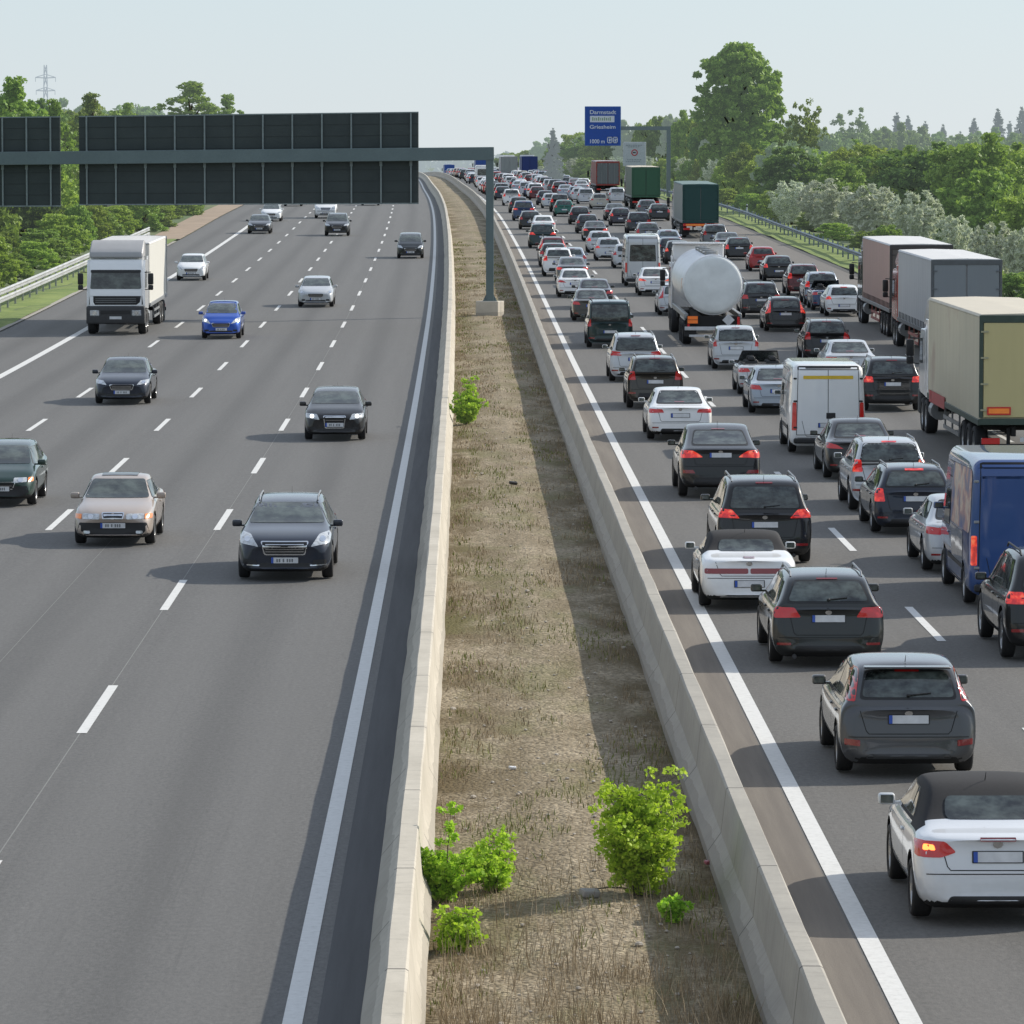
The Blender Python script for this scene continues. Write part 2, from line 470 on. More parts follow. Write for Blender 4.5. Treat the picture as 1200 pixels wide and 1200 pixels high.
def van_details(root, p, pr, g):
    W, H, gc, h = p['W'], p['H'], p['gc'], p['L']/2; w = W/2
    decal('rear_door_seam', [(*pr.strip('rear', q, .016, .004), 0) for q in ([(0, gc+.32), (0, H-.16)], [(-w*.84, gc+.30), (-w*.80, H-.16), (w*.80, H-.16), (w*.84, gc+.30), (-w*.84, gc+.30)])], root, [UNDER])
    for s in (-1, 1):
        for z in (gc+.5, H-.4, (H+gc)/2+.1):
            q = pr.pt('rear', s*w*.87, z, .01)
            if q: mb = MB(); mb.box((0, 0, 0), (.10, .03, .05), bev=.01); mb.build('hinge', BLACK if p.get('dark_hinge') else STEEL, root, loc=q)
        v = 'right' if s > 0 else 'left'
        decal('side_moulding', [(*pr.strip(v, [(-h+1.25, gc+.42), (h-1.5, gc+.42)], .09, .012), 0)], root, [BLACK])
        decal('panel_seam', [(*pr.strip(v, q, .012, .004), 0) for q in ([(p['ws_top']-1.15, gc+.2), (p['ws_top']-1.15, H-.2)], [(p['ws_top']-2.4, gc+.2), (p['ws_top']-2.4, H-.2)], [(-h+.4, H-.55), (p['ws_top']-.3, H-.55)])], root, [UNDER])
    mb = MB(); mb.box((0, -h-.02, gc+.14), (W*.92, .14, .14), bev=.03); mb.build('rear_step', BLACK, root)

def make_car(key, p):
    L, W, H, gc = p['L'], p['W'], p['H'], p['gc']; h = L/2; w = W/2
    root = empty(p.get('kind', 'car'))
    me = van_mesh(p) if p.get('van') else subdivided(loft(p), 2)
    pr = Proj(me, h)
    r = p.get('r', .32)
    fa, ra = h-p.get('fo', .86), -h+p.get('ro', .82)
    cb = MB()
    for y in (fa, ra):
        for s in (-1, 1):
            cb.cyl((s*(w-.30), y, r+.02), (s*(w+.2), y, r+.02), r+.065, n=30)
    cme = bpy.data.meshes.new('c'); cb.bm.to_mesh(cme); cb.bm.free()
    cme.materials.append(UNDER); cme.materials.append(UNDER)
    for q in cme.polygons: q.material_index = 1
    me.materials.clear(); me.materials.append(paint('base', (.4, .4, .4))); me.materials.append(UNDER); me.materials.append(p.get('roof_mat', UNDER))
    b = boolean(me, cme)
    cmin = p['cowl_y']
    bm = bmesh.new(); bm.from_mesh(b)
    for f in bm.faces:
        c = f.calc_center_median()
        if f.material_index == 0:
            if f.normal.z < -.6 or c.z < gc+.015: f.material_index = 1
            elif p.get('roof_mat') and c.z > p['belt']+.01 and p['deck_y']-.02 < c.y < p['ws_top']+.15 and abs(c.x) < .93*w: f.material_index = 2
        f.smooth = True
    bm.to_mesh(b); bm.free()
    b.set_sharp_from_angle(angle=R(38))
    body = reg(link('body', b, root))
    g = p.get('grid', .09)
    # ---- glazing
    dz, bz = p['deck_z'], p['belt']
    wt = p.get('wtop', .71)*w
    if not p.get('open'):
        # rear window
        rb, rt = p.get('rw_bot', dz+.07), p.get('rw_top', H-.13)
        if p.get('rear_glass', True):
            wb_, wt_ = p.get('rw_wb', .74*w), p.get('rw_wt', wt*.84)
            poly = round_poly([(-wb_, rb), (wb_, rb), (wt_, rt), (-wt_, rt)], .07)
            big = round_poly([(-wb_-.035, rb-.03), (wb_+.035, rb-.03), (wt_+.03, rt+.025), (-wt_-.03, rt+.025)], .07)
            if not p.get('roof_mat'): decal('window_seal', [(*pr.patch('rear', big, .003, g), 0)], root, [BLACK])
            decal('rear_window', [(*pr.patch('rear', poly, .007, g), 0)], root, [GLASS])
        # windscreen
        fb, ft = p['cowl_z']+.02, H-.10
        wb_, wt_ = .80*w, wt*.90
        decal('windscreen', [(*pr.patch('front', round_poly([(-wb_, fb), (wb_, fb), (wt_, ft), (-wt_, ft)], .05), .006, g), 0)], root, [SCREEN])
        # side windows
        dl = p.get('dlo')
        ztop = p.get('dlo_top', H-.135); zb0 = bz+.035
        if dl is None:
            kf = (p['cowl_y']-.22, zb0); kt = (p['ws_top']-.02, ztop)
            rt_ = (p['roof_r']+p.get('dq_top', .28), ztop-.015); rb_ = (p['deck_y']+p.get('dq_bot', .34), zb0+.04)
            dl = [rb_, kf, kt, rt_]
        cuts = p.get('pillars', [p['ws_top']-.75, p['ws_top']-1.55])
        for side in ('left', 'right'):
            cen = Vector((sum(q[0] for q in dl)/len(dl), sum(q[1] for q in dl)/len(dl)))
            big = [tuple(Vector(q)+(Vector(q)-cen).normalized()*.045) for q in dl]
            decal('window_frame', [(*pr.patch(side, round_poly(big, .05), .003, g), 0)], root, [BLACK])
            edges = [99]+sorted(cuts, reverse=True)+[-99]
            for a, c in zip(edges[1:], edges[:-1]):
                q = clip_poly(clip_poly(dl, 0, a+.03, True), 0, c-.03, False)
                if len(q) >= 3 and max(v[0] for v in q)-min(v[0] for v in q) > .12:
                    decal('side_window', [(*pr.patch(side, round_poly(q, .04), .007, g), 0)], root, [GLASS])
    # ---- lights
    tl = p['tail']
    for s in (-1, 1):
        def mir(poly): return [(s*a, z) for a, z in poly][::s]
        it = [(*pr.patch('rear', mir(round_poly(tl, p.get('tail_rad', .03))), .008, .05), 0)]
        o = decal('tail_light', it, root, [p.get('tail_mat', TAIL)])
        sd = p.get('tail_side')
        if sd:
            v = 'right' if s > 0 else 'left'
            decal('light_wrap', [(*pr.patch(v, round_poly(sd, .03), .009, .05), 0)], o, [p.get('tail_mat', TAIL)])
        if p.get('bulb'):
            decal('bulb', [(*pr.patch('rear', mir(round_poly(p['bulb'], .02)), .012, .05), 0)], o, [p.get('bulb_mat', TAILDK)])
        hl = p['head']
        o = decal('headlight', [(*pr.patch('front', mir(round_poly(hl, .03)), .008, .05), 0)], root, [p.get('head_mat', CLEAR)])
        hx = sum(q[0] for q in hl)/len(hl); hz = sum(q[1] for q in hl)/len(hl)
        decal('lamp', [(*pr.patch('front', mir([(hx+.06*math.cos(t*.7), hz+.05*math.sin(t*.7)) for t in range(9)]), .012, .05), 0)], o, [p.get('lamp_mat', CHROME)])
        if p.get('indicator'):
            decal('indicator', [(*pr.patch('front', mir(round_poly(p['indicator'], .02)), .012, .05), 0)], o, [AMBER])
        if p.get('fog'):
            decal('fog_lamp', [(*pr.patch('front', mir(round_poly(p['fog'], .02)), .008, .05), 0)], root, [p.get('fog_mat', BLACK)])
        if p.get('reflector'):
            decal('reflector', [(*pr.patch('rear', mir(round_poly(p['reflector'], .01)), .008, .05), 0)], root, [TAILDK])
        # mirrors
        mx, my, mz = p.get('mirror', (w*.93, p['cowl_y']-.36, bz+.06))
        mb = MB(); mb.box((0, 0, 0), (.19, .11, .13), bev=.035, seg=3); mb.box((-s*.11, -.01, -.045), (.10, .05, .035))
        mo = mb.build('side_mirror', MATS['paint_base'], root, 50, (s*(mx+.12), my, mz))
        mb = MB(); mb.box((0, -.058, .003), (.14, .006, .09), bev=.002); reg(mb.build('mirror_glass', GLASS, mo))
        CH[mo.name] = list({c.name: c for c in CH[mo.name]}.values())
        if p.get('rails'):
            mb = MB(); zr = H+.0; y0, y1 = p['roof_r']+.22, p['ws_top']-.18; xr = wt*.88
            for a, c in ((y0, y0+.15), (y0+.15, y1-.15), (y1-.15, y1)):
                za = zr-.0 if a != y0 else zr-.07; zc = zr if c != y1 else zr-.07
                mb.cyl((s*xr, a, za), (s*xr, c, zc), .017, n=8)
            mb.build('roof_rail', STEEL if p['rails'] == 1 else BLACK, root, 40)
        # handles
        v = 'right' if s > 0 else 'left'
        for hy in p.get('handles', [p['ws_top']-.68, p['ws_top']-1.5]):
            q = pr.pt(v, hy, bz-.12, .012)
            if q:
                mb = MB(); mb.box((0, 0, 0), (.025, .19, .03), bev=.008); mb.build('door_handle', MATS['paint_base'], root, 50, q)
        for y in (fa, ra):
            add_wheel(root, s*(w-.125), y, r, .215, p.get('rim', 0), s)
        seams = [[(p['ws_top']-.78, bz), (p['ws_top']-.80, gc+.14)], [(p['cowl_y']-.18, bz-.03), (p['cowl_y']-.20, gc+.14), (ra+.55, gc+.14)]]
        if p.get('doors', 4) == 4: seams.append([(p['ws_top']-1.6, bz), (p['ws_top']-1.55, bz-.35), (ra+.5, gc+.30)])
        decal('door_seam', [(*pr.strip(v, q, .012, .003), 0) for q in seams], root, [UNDER])
        decal('sill', [(*pr.strip(v, [(ra+.42, gc+.10), (fa-.42, gc+.10)], .10, .006), 0)], root, [BLACK if not p.get('sill') else p['sill']])
    if p.get('van'):
        van_details(root, p, pr, g)
    # ---- plates, grille, seams, bumper
    px, pz = p.get('plate', (0, .62))
    def plate(view, pz, nm):
        s_ = 1 if view == 'rear' else -1
        items = [(*pr.patch(view, rr(-.275, pz-.065, .275, pz+.065, .01), .010, .09), 2),
                 (*pr.patch(view, rr(-.26, pz-.055, .26, pz+.055, .005), .014, .09), 0),
                 (*pr.patch(view, rr(-s_*.26 if s_ > 0 else .215, pz-.055, -s_*.215 if s_ > 0 else .26, pz+.055, .002), .017, .09), 1)]
        if view == 'front':
            rnd = random.Random(len(key)*7+3)
            x = .17
            for i in range(8):
                if i in (2, 4): x -= .03; continue
                a = x-.04; items.append((*pr.patch(view, rr(a, pz-.034, a+.028, pz+.034+rnd.uniform(-.006, .0), .004), .017, .09), 3)); x -= .046
        return decal(nm, items, root, [PLATE, PLATEBLUE, BLACK, PLATEINK])
    plate('rear', pz, 'number_plate'); plate('front', p.get('fplate', gc+.24), 'number_plate')
    if p.get('brake3'):
        bx0, bz0, bx1, bz1 = p['brake3']
        decal('brake_light', [(*pr.patch('rear', rr(bx0, bz0, bx1, bz1, .008), .012, .05), 0)], root, [TAILDK])
    gx, g0, g1 = p.get('grille', (.38, p['nose_z']-.32, p['nose_z']-.18))
    gp = round_poly([(-gx*.85, g0), (gx*.85, g0), (gx, g1), (-gx, g1)], .03)
    gi = [(*pr.patch('front', round_poly([(-gx*.85-.02, g0-.02), (gx*.85+.02, g0-.02), (gx+.025, g1+.02), (-gx-.025, g1+.02)], .04), .006, .07), 1), (*pr.patch('front', gp, .009, .07), 0)]
    nb = p.get('bars', 3)
    for i in range(nb):
        z = g0+(g1-g0)*(i+1)/(nb+1); gi.append((*pr.strip('front', [(-gx*.84, z), (gx*.84, z)], .012, .013), 1))
    if p.get('kidney'):
        gi.append((*pr.strip('front', [(0, g0), (0, g1)], .05, .014), 2))
    decal('grille', gi, root, [BLACK, CHROME, MATS['paint_base']])
    ix, i0, i1 = p.get('intake', (.52, gc+.11, gc+.19))
    decal('air_intake', [(*pr.patch('front', round_poly([(-ix, i0), (ix, i0), (ix*.9, i1), (-ix*.9, i1)], .03), .006, .07), 0)], root, [BLACK])
    for nm, view, poly, mt in p.get('extra', []):
        decal(nm, [(*pr.patch(view, round_poly(poly, .02), .007, .07), 0)], root, [mt])
    sx, s0 = p.get('lidx', .66)*w, p.get('lid_z', gc+.42)
    decal('tailgate_seam', [(*pr.strip('rear', q, .011, .003), 0) for q in
          ([(-sx*1.05, dz-.08), (-sx*.92, s0+.04), (-sx*.86, s0), (sx*.86, s0), (sx*.92, s0+.04), (sx*1.05, dz-.08)], [(-w*.86, s0-.04), (w*.86, s0-.04)])], root, [UNDER])
    if not p.get('van'):
        for view, ez in (('rear', p.get('emblem', dz-.11)),):
            decal('emblem', [(*pr.patch(view, [(.055*math.cos(t*.785), ez+.042*math.sin(t*.785)) for t in range(8)], .012, .05), 0)], root, [CHROME])
    bl = p.get('bumper_z', gc+.19)
    decal('rear_bumper', [(*pr.patch('rear', round_poly([(-w*p.get('bw', .62), gc+.085), (w*p.get('bw', .62), gc+.085), (w*p.get('bw', .62)*.93, bl), (-w*p.get('bw', .62)*.93, bl)], .04), .006, .07), 0)], root, [p.get('bump_mat', BLACK)])
    if p.get('wiper'):
        a = pr.pt('rear', .0, p.get('rw_bot', dz+.07)+.02, .02); c = pr.pt('rear', .30, p.get('rw_bot', dz+.07)+.05, .02)
        if a and c:
            mb = MB(); mb.cyl(a, c, .012, .007, 6); mb.sph(a, (.025, .02, .02)); mb.build('rear_wiper', BLACK, root, 40)
    if p.get('exhaust'):
        for s in p['exhaust']:
            mb = MB(); mb.cyl((s*w*.6, -h+.25, gc+.03), (s*w*.6, -h+.035, gc+.02), .035, n=12); mb.build('exhaust_pipe', BUMPERGREY, root, 40)
    if p.get('antenna', not p.get('van')) and not p.get('open'):
        mb = MB(); ya = p['roof_r']+.22; mb.cyl((0, ya, H-.03), (0, ya-.10, H+.07), .006, .003, 6); mb.build('antenna', BLACK, root)
    if p.get('spoiler'):
        mb = MB(); zs = p.get('roof_rz', H-.06); mb.box((0, p['roof_r']-.04, zs-.015), (wt*1.75, .20, .03), bev=.012); mb.build('spoiler', MATS['paint_base'], root, 40)
    if p.get('open'):
        # cabin opening: dark tub, seats, windscreen frame and raised roof bar
        y0, y1 = p['deck_y']+.05, p['ws_top']+.15
        mb = MB(); mb.prism([(-w*.72, y0), (w*.72, y0), (w*.74, y1), (-w*.74, y1)], 'z', bz-.02, bz+.085, bev=.01); mb.build('cabin_tub', UNDER, root)
        for s in (-1, 1):
            for yy in ((y0+.35), (y0+1.15)):
                mb = MB(); mb.box((s*.36, yy, bz+.02), (.46, .14, .34), (-.15, 0, 0), .05, 3); mb.box((s*.36, yy-.03, bz+.24), (.24, .09, .14), (-.1, 0, 0), .04, 3); mb.build('seat', BLACK, root, 50)
        mb = MB()
        for s in (-1, 1): mb.cyl((s*w*.80, p['cowl_y']-.05, p['cowl_z']-.02), (s*wt*.93, p['ws_top'], H-.03), .026, n=8)
        mb.cyl((-wt*.94, p['ws_top'], H-.03), (wt*.94, p['ws_top'], H-.03), .028, n=8); mb.build('windscreen_frame', BLACK, root, 40)
        mb = MB(); mb.quad((-w*.78, p['cowl_y']-.06, p['cowl_z']), (w*.78, p['cowl_y']-.06, p['cowl_z']), (wt*.9, p['ws_top'], H-.05), (-wt*.9, p['ws_top'], H-.05)); mb.build('windscreen', GLASS, root)
    return root

# ------------------------------------------------------------------ body styles
VAN = dict(van=1, L=5.9, W=1.99, H=2.72, gc=.24, deck_z=1.0, deck_y=-2.9, roof_r=-2.8, belt=1.22, belt_r=1.22, ws_top=1.62, cowl_y=2.2, cowl_z=1.32, nose_z=1.06, r=.35, fo=.95, ro=1.25, wtop=.86,
           tail=[(.86, .78), (.965, .78), (.955, 1.32), (.86, 1.32)], head=[(.50, .80), (.86, .84), (.84, 1.06), (.62, 1.0)], brake3=None, plate=(0, .72), dlo=[(.75, 1.26), (1.72, 1.26), (1.42, 1.85), (.75, 1.88)], pillars=[],
           rear_glass=False, handles=[1.0], mirror=(.99, 1.55, 1.55), doors=2, lid_z=.5, grid=.15, reflector=None, fog=None, grille=(.42, .72, .92), bumper_z=.45, bw=.9)
def sp(**k): return k
def S(base, **k):
    d = dict(base); d.update(k); return d
HATCH = sp(L=4.30, W=1.80, H=1.47, gc=.17, deck_z=.96, deck_y=-2.03, roof_r=-1.70, belt=.93, belt_r=.97, ws_top=.28, cowl_y=1.08, cowl_z=1.0, nose_z=.84, r=.315,
           tail=[(.62, .80), (.86, .80), (.87, 1.02), (.66, 1.0)], tail_side=None, head=[(.50, .65), (.84, .70), (.86, .83), (.60, .80)],
           brake3=(-.16, 1.36, .16, 1.385), wiper=1, plate=(0, .60), tail_in=.07, rw_bot=1.03, rw_top=1.34, rw_wb=.60, rw_wt=.51, dq_bot=.30, dq_top=.25, reflector=[(.62, .36), (.80, .36), (.80, .41), (.62, .41)], fog=[(.50, .32), (.70, .32), (.68, .40), (.52, .40)])
SEDAN = sp(L=4.75, W=1.83, H=1.45, gc=.16, deck_z=1.00, deck_y=-1.62, roof_r=-.98, belt=.94, belt_r=.96, ws_top=.42, cowl_y=1.18, cowl_z=.98, nose_z=.81, r=.325, ro=1.05,
           tail=[(.48, .77), (.86, .76), (.86, .90), (.48, .89)], head=[(.48, .63), (.84, .68), (.86, .80), (.60, .77)],
           brake3=(-.14, 1.06, .14, 1.08), plate=(0, .72), tail_in=.08, rw_bot=1.05, rw_top=1.34, rw_wb=.645, rw_wt=.51, dq_bot=.38, dq_top=.10, pillars=[-.35, -1.12], lid_z=.55, reflector=[(.62, .36), (.80, .36), (.80, .40), (.62, .40)], fog=[(.50, .30), (.72, .30), (.70, .38), (.52, .38)])
WAGON = sp(L=4.68, W=1.83, H=1.47, gc=.16, deck_z=.99, deck_y=-2.20, roof_r=-1.82, belt=.94, belt_r=.97, ws_top=.40, cowl_y=1.17, cowl_z=.98, nose_z=.81, r=.325, ro=.98,
           tail=[(.50, .80), (.87, .80), (.87, .97), (.56, .93)], head=[(.46, .63), (.84, .68), (.86, .82), (.56, .78)],
           brake3=(-.17, 1.37, .17, 1.39), wiper=1, rails=1, plate=(0, .78), tail_in=.08, rw_bot=1.05, rw_top=1.34, rw_wb=.645, rw_wt=.51, dq_bot=.34, dq_top=.26, pillars=[-.38, -1.18], lid_z=.52, reflector=[(.60, .36), (.82, .36), (.82, .40), (.60, .40)], fog=[(.52, .30), (.76, .30), (.74, .40), (.54, .40)])
MPV = sp(L=4.75, W=1.88, H=1.70, gc=.17, deck_z=1.06, deck_y=-2.28, roof_r=-2.02, belt=1.04, belt_r=1.08, ws_top=.62, cowl_y=1.50, cowl_z=1.08, nose_z=.82, r=.33, wtop=.755,
         tail=[(.50, .93), (.91, .93), (.90, 1.10), (.56, 1.06)], head=[(.46, .66), (.86, .72), (.88, .88), (.60, .83)],
         brake3=(-.17, 1.60, .17, 1.625), wiper=1, rails=1, plate=(0, .80), tail_in=.07, rw_bot=1.13, rw_top=1.54, rw_wb=.70, rw_wt=.61, dq_bot=.28, dq_top=.25, pillars=[-.25, -1.15], lid_z=.55, reflector=[(.62, .38), (.86, .38), (.86, .43), (.62, .43)], fog=[(.52, .34), (.74, .34), (.72, .42), (.54, .42)])
SUV = sp(L=4.65, W=1.90, H=1.69, gc=.23, deck_z=1.10, deck_y=-2.20, roof_r=-1.88, belt=1.06, belt_r=1.11, ws_top=.42, cowl_y=1.14, cowl_z=1.10, nose_z=.94, r=.365, wtop=.745,
         tail=[(.60, .92), (.92, .92), (.91, 1.12), (.64, 1.10)], head=[(.50, .76), (.88, .80), (.90, .94), (.60, .90)],
         brake3=(-.17, 1.58, .17, 1.605), wiper=1, rails=1, plate=(0, .86), tail_in=.08, rw_bot=1.18, rw_top=1.54, rw_wb=.67, rw_wt=.57, dq_bot=.32, dq_top=.26, pillars=[-.32, -1.15], lid_z=.66, reflector=[(.62, .48), (.86, .48), (.86, .53), (.62, .53)], fog=[(.52, .42), (.76, .42), (.74, .52), (.54, .52)], bumper_z=.50)
STY = {
 'cabrio': S(SEDAN, L=4.24, W=1.765, H=1.42, deck_z=.985, deck_y=-1.38, roof_r=-.92, belt=.93, ws_top=.36, cowl_y=1.10, ro=.80, r=.32, roof_mat=ROOFCLOTH,
             tail=[(.44, .79), (.60, .735), (.86, .735), (.85, .90), (.56, .905)], bulb=[(.66, .81), (.79, .81), (.78, .87), (.68, .87)], bulb_mat=BULB, brake3=(-.19, .915, .19, .94), plate=(0, .74),
             rw_bot=1.055, rw_top=1.26, rw_wb=.50, rw_wt=.47, pillars=[-.42], doors=2, handles=[-.28], lid_z=.60, rim=1, dq_bot=.62, dq_top=.42, reflector=None, wtop=.735, bw=.62, bumper_z=.33),
 'hatch_grey': S(HATCH, L=4.34, W=1.84, H=1.50, tail=[(.70, 1.0), (.87, 1.0), (.75, 1.40), (.62, 1.40)], tail_rad=.02, plate=(0, .77), rw_bot=1.05, rw_top=1.36, rw_wb=.615, rw_wt=.53, rim=1, lid_z=.58, bump_mat=BUMPERGREY, spoiler=1,
                 reflector=[(.64, .42), (.84, .44), (.84, .52), (.64, .50)], bumper_z=.32),
 'wagon': S(WAGON, exhaust=[-1], rim=1, tail=[(.44, .80), (.87, .79), (.87, .97), (.54, .95)]),
 'wagon_plain': S(WAGON, tail=[(.66, .72), (.88, .72), (.87, 1.0), (.70, 1.0)], brake3=(-.20, 1.36, .20, 1.40)),
 'wagon_tall_lamps': S(WAGON, L=4.7, H=1.52, tail=[(.66, .84), (.89, .80), (.74, 1.34), (.64, 1.34)], rw_wb=.58, rails=2),
 'wagon_chrome': S(WAGON, L=4.91, W=1.86, rim=1, wtop=.70, nose_z=.87, cowl_z=1.02, head=[(.50, .66), (.86, .72), (.88, .92), (.66, .88)], grille=(.44, .52, .75), bars=4, lamp_mat=CHROME, fplate=.40, fog=[(.52, .31), (.80, .33), (.79, .42), (.56, .41)],
                   extra=[('bumper_trim', 'front', [(.48, .29), (.81, .31), (.81, .335), (.48, .315)], CHROME), ('bumper_trim', 'front', [(-.81, .31), (-.48, .29), (-.48, .315), (-.81, .335)], CHROME)]),
 'old_cabrio': S(SEDAN, L=4.55, W=1.75, H=1.32, deck_z=.95, deck_y=-1.22, roof_r=-.90, belt=.88, ws_top=.30, cowl_y=1.05, cowl_z=.92, nose_z=.70, roof_mat=ROOFCLOTH, ro=1.05,
                 tail=[(.02, .66), (.80, .66), (.80, .755), (.02, .755)], tail_mat=TAILDK, brake3=(-.10, .93, .10, .945), plate=(.0, .48), rw_bot=1.0, rw_top=1.18, rw_wb=.52, rw_wt=.47, doors=2, pillars=[], handles=[-.3], lid_z=.62, dq_bot=.50, dq_top=.40, wtop=.73, reflector=None, bump_mat=PLATE, bumper_z=.26),
 'open_cabrio': S(SEDAN, L=4.30, W=1.77, H=1.40, deck_z=.99, deck_y=-1.30, roof_r=-1.1, roof_rz=1.0, belt=.93, ws_top=.35, cowl_y=1.05, open=1, brake3=None, doors=2, handles=[-.3], ro=.85,
                  tail=[(.46, .78), (.86, .76), (.86, .90), (.54, .90)]),
 'sedan': S(SEDAN, L=4.90, W=1.87, rim=1, exhaust=[-1, 1], tail=[(.46, .80), (.89, .79), (.88, .91), (.52, .90)]),
 'sedan_dark': S(SEDAN, tail=[(.52, .76), (.88, .78), (.87, .92), (.60, .90)]),
 'sedan_star': S(SEDAN, L=4.86, W=1.86, H=1.47, tail=[(.46, .78), (.89, .80), (.87, .94), (.62, .88)], exhaust=[-1, 1]),
 'coupe_suv': S(SUV, L=4.88, W=1.98, H=1.69, deck_z=1.22, deck_y=-2.02, roof_r=-.95, belt=1.08, belt_r=1.16, roof_rz=1.62, rails=None, wiper=None, r=.385, ro=.92, tail=[(.42, .98), (.95, .96), (.93, 1.14), (.66, 1.14), (.52, 1.06)],
               rw_bot=1.27, rw_top=1.54, rw_wb=.66, rw_wt=.56, brake3=(-.16, 1.57, .16, 1.59), plate=(0, 1.03), lid_z=.80, rim=1, exhaust=[-1, 1], dq_bot=.62, dq_top=.12, reflector=[(.60, .60), (.90, .60), (.90, .68), (.66, .68)], bw=.66),
 'suv': S(SUV, exhaust=[1], rim=1), 'suv_small': S(SUV, L=4.4, W=1.82, H=1.66, tail=[(.62, .92), (.86, .92), (.84, 1.2), (.66, 1.2)]),
 'suv_big': S(SUV, L=4.80, W=1.95, H=1.74, rim=1, tail=[(.60, .93), (.94, .93), (.93, 1.12), (.66, 1.12)], r=.385, sill=CHROME, rails=2),
 'mpv': S(MPV), 'mpv_black': S(MPV, W=1.93, L=4.85, tail=[(.50, .93), (.93, .94), (.93, 1.12), (.66, 1.10)], exhaust=[1]),
 'mpv_small': S(MPV, L=4.25, W=1.76, H=1.62, deck_y=-2.03, roof_r=-1.82, ws_top=.40, cowl_y=1.25, rw_top=1.46, rw_bot=1.10, rw_wb=.62, rw_wt=.58, tail=[(.70, .86), (.86, .86), (.84, 1.12), (.74, 1.12)], rails=None, pillars=[-.3, -1.1], brake3=(-.15, 1.53, .15, 1.55)),
 'hatch': S(HATCH), 'hatch_round': S(HATCH, H=1.48, tail=[(.58, .82), (.87, .80), (.86, .95), (.66, .96)], plate=(0, .52)),
 'hatch_small': S(HATCH, L=3.95, W=1.70, H=1.47, deck_y=-1.87, roof_r=-1.58, ws_top=.30, cowl_y=1.02, tail=[(.60, .82), (.82, .80), (.80, 1.04), (.66, 1.02)], rw_wb=.56, rw_wt=.52, fo=.78, ro=.68, head=[(.46, .60), (.80, .66), (.80, .80), (.62, .78)]),
 'hatch_tall': S(HATCH, L=4.08, W=1.70, H=1.55, deck_y=-1.92, roof_r=-1.62, ws_top=.42, cowl_y=1.25, cowl_z=1.05, nose_z=.84, belt=1.0, belt_r=1.03, tail=[(.62, .95), (.80, .90), (.74, 1.4), (.66, 1.4)], fo=.78, ro=.70, head=[(.42, .64), (.80, .72), (.80, .90), (.62, .86)], rw_wb=.52, rw_wt=.5, lamp_mat=LITHEAD),
 'old_sedan': S(SEDAN, L=4.43, W=1.71, H=1.39, deck_z=.98, belt=.90, belt_r=.93, cowl_z=.92, nose_z=.77, deck_y=-1.55, roof_r=-1.0, ws_top=.28, cowl_y=.92, r=.305, wtop=.71,
                head=[(.28, .57), (.64, .57), (.64, .68), (.28, .68)], indicator=[(.66, .57), (.80, .58), (.80, .67), (.66, .67)], grille=(.22, .575, .69), kidney=1, bars=0, fplate=.44,
                intake=(.78, .22, .50), fog=[(.48, .27), (.62, .27), (.62, .33), (.48, .33)], fog_mat=CLEAR, antenna=False, extra=[('sunroof', 'top', [(-.38, -.45), (.38, -.45), (.38, .05), (-.38, .05)], GLASS)]),
 'old_hatch': S(HATCH, L=4.1, W=1.69, H=1.42, cowl_z=.93, nose_z=.74, belt=.90, r=.29, head=[(.36, .56), (.66, .57), (.66, .67), (.36, .67)], indicator=[(.68, .57), (.79, .58), (.79, .67), (.68, .67)], bars=1, lidx=.6,
                tail=[(.58, .72), (.80, .72), (.80, .86), (.58, .86)], fplate=.42, intake=(.74, .24, .48)),
 'hatch_audi': S(HATCH, L=4.25, W=1.77, H=1.42, grille=(.30, .38, .70), bars=2, fplate=.46, head=[(.42, .60), (.82, .66), (.82, .78), (.50, .76)], lamp_mat=LITHEAD, rim=1),
 'van_small': S(MPV, L=4.85, W=1.90, H=1.93, gc=.2, deck_z=1.06, deck_y=-2.36, roof_r=-2.26, ws_top=1.0, cowl_y=1.72, cowl_z=1.14, nose_z=.92, belt=1.08, belt_r=1.08, wtop=.86, tail=[(.76, .88), (.93, .88), (.92, 1.18), (.78, 1.18)], rails=2,
                rw_bot=1.12, rw_top=1.76, rw_wb=.74, rw_wt=.72, brake3=None, plate=(.25, .66), pillars=[.3, -1.0], dq_bot=.22, dq_top=.18, tail_in=.02),
 'minibus': S(VAN, H=2.80, rear_glass=True, rw_bot=1.42, rw_top=2.28, rw_wb=.70, rw_wt=.66, dlo=[(-2.6, 1.40), (1.72, 1.30), (1.42, 2.0), (-2.6, 2.05)], pillars=[.45, -1.0]),
 'panel_van': S(VAN, L=5.4, W=2.05, H=2.47, deck_y=-2.65, roof_r=-2.55, ws_top=1.4, cowl_y=1.95, tail=[(.86, .66), (.985, .66), (.965, 1.42), (.86, 1.42)], plate=(-.48, .80), dlo=[(.55, 1.2), (1.48, 1.2), (1.2, 1.75), (.55, 1.78)], mirror=(1.0, 1.32, 1.5), dark_hinge=1,
     extra=[('yellow_strip', 'rear', [(-.68, 2.06), (.68, 2.06), (.68, 2.15), (-.68, 2.15)], simple('yellow_tape', (.75, .50, .03), .4)), ('door_recess', 'rear', [(-.05, .98), (.20, .98), (.20, 1.14), (-.05, 1.14)], BLACK), ('roof_edge_seal', 'rear', [(-.62, 2.34), (.62, 2.34), (.62, 2.39), (-.62, 2.39)], BLACK)]),
 'blue_van': S(VAN, H=2.70, W=1.99),
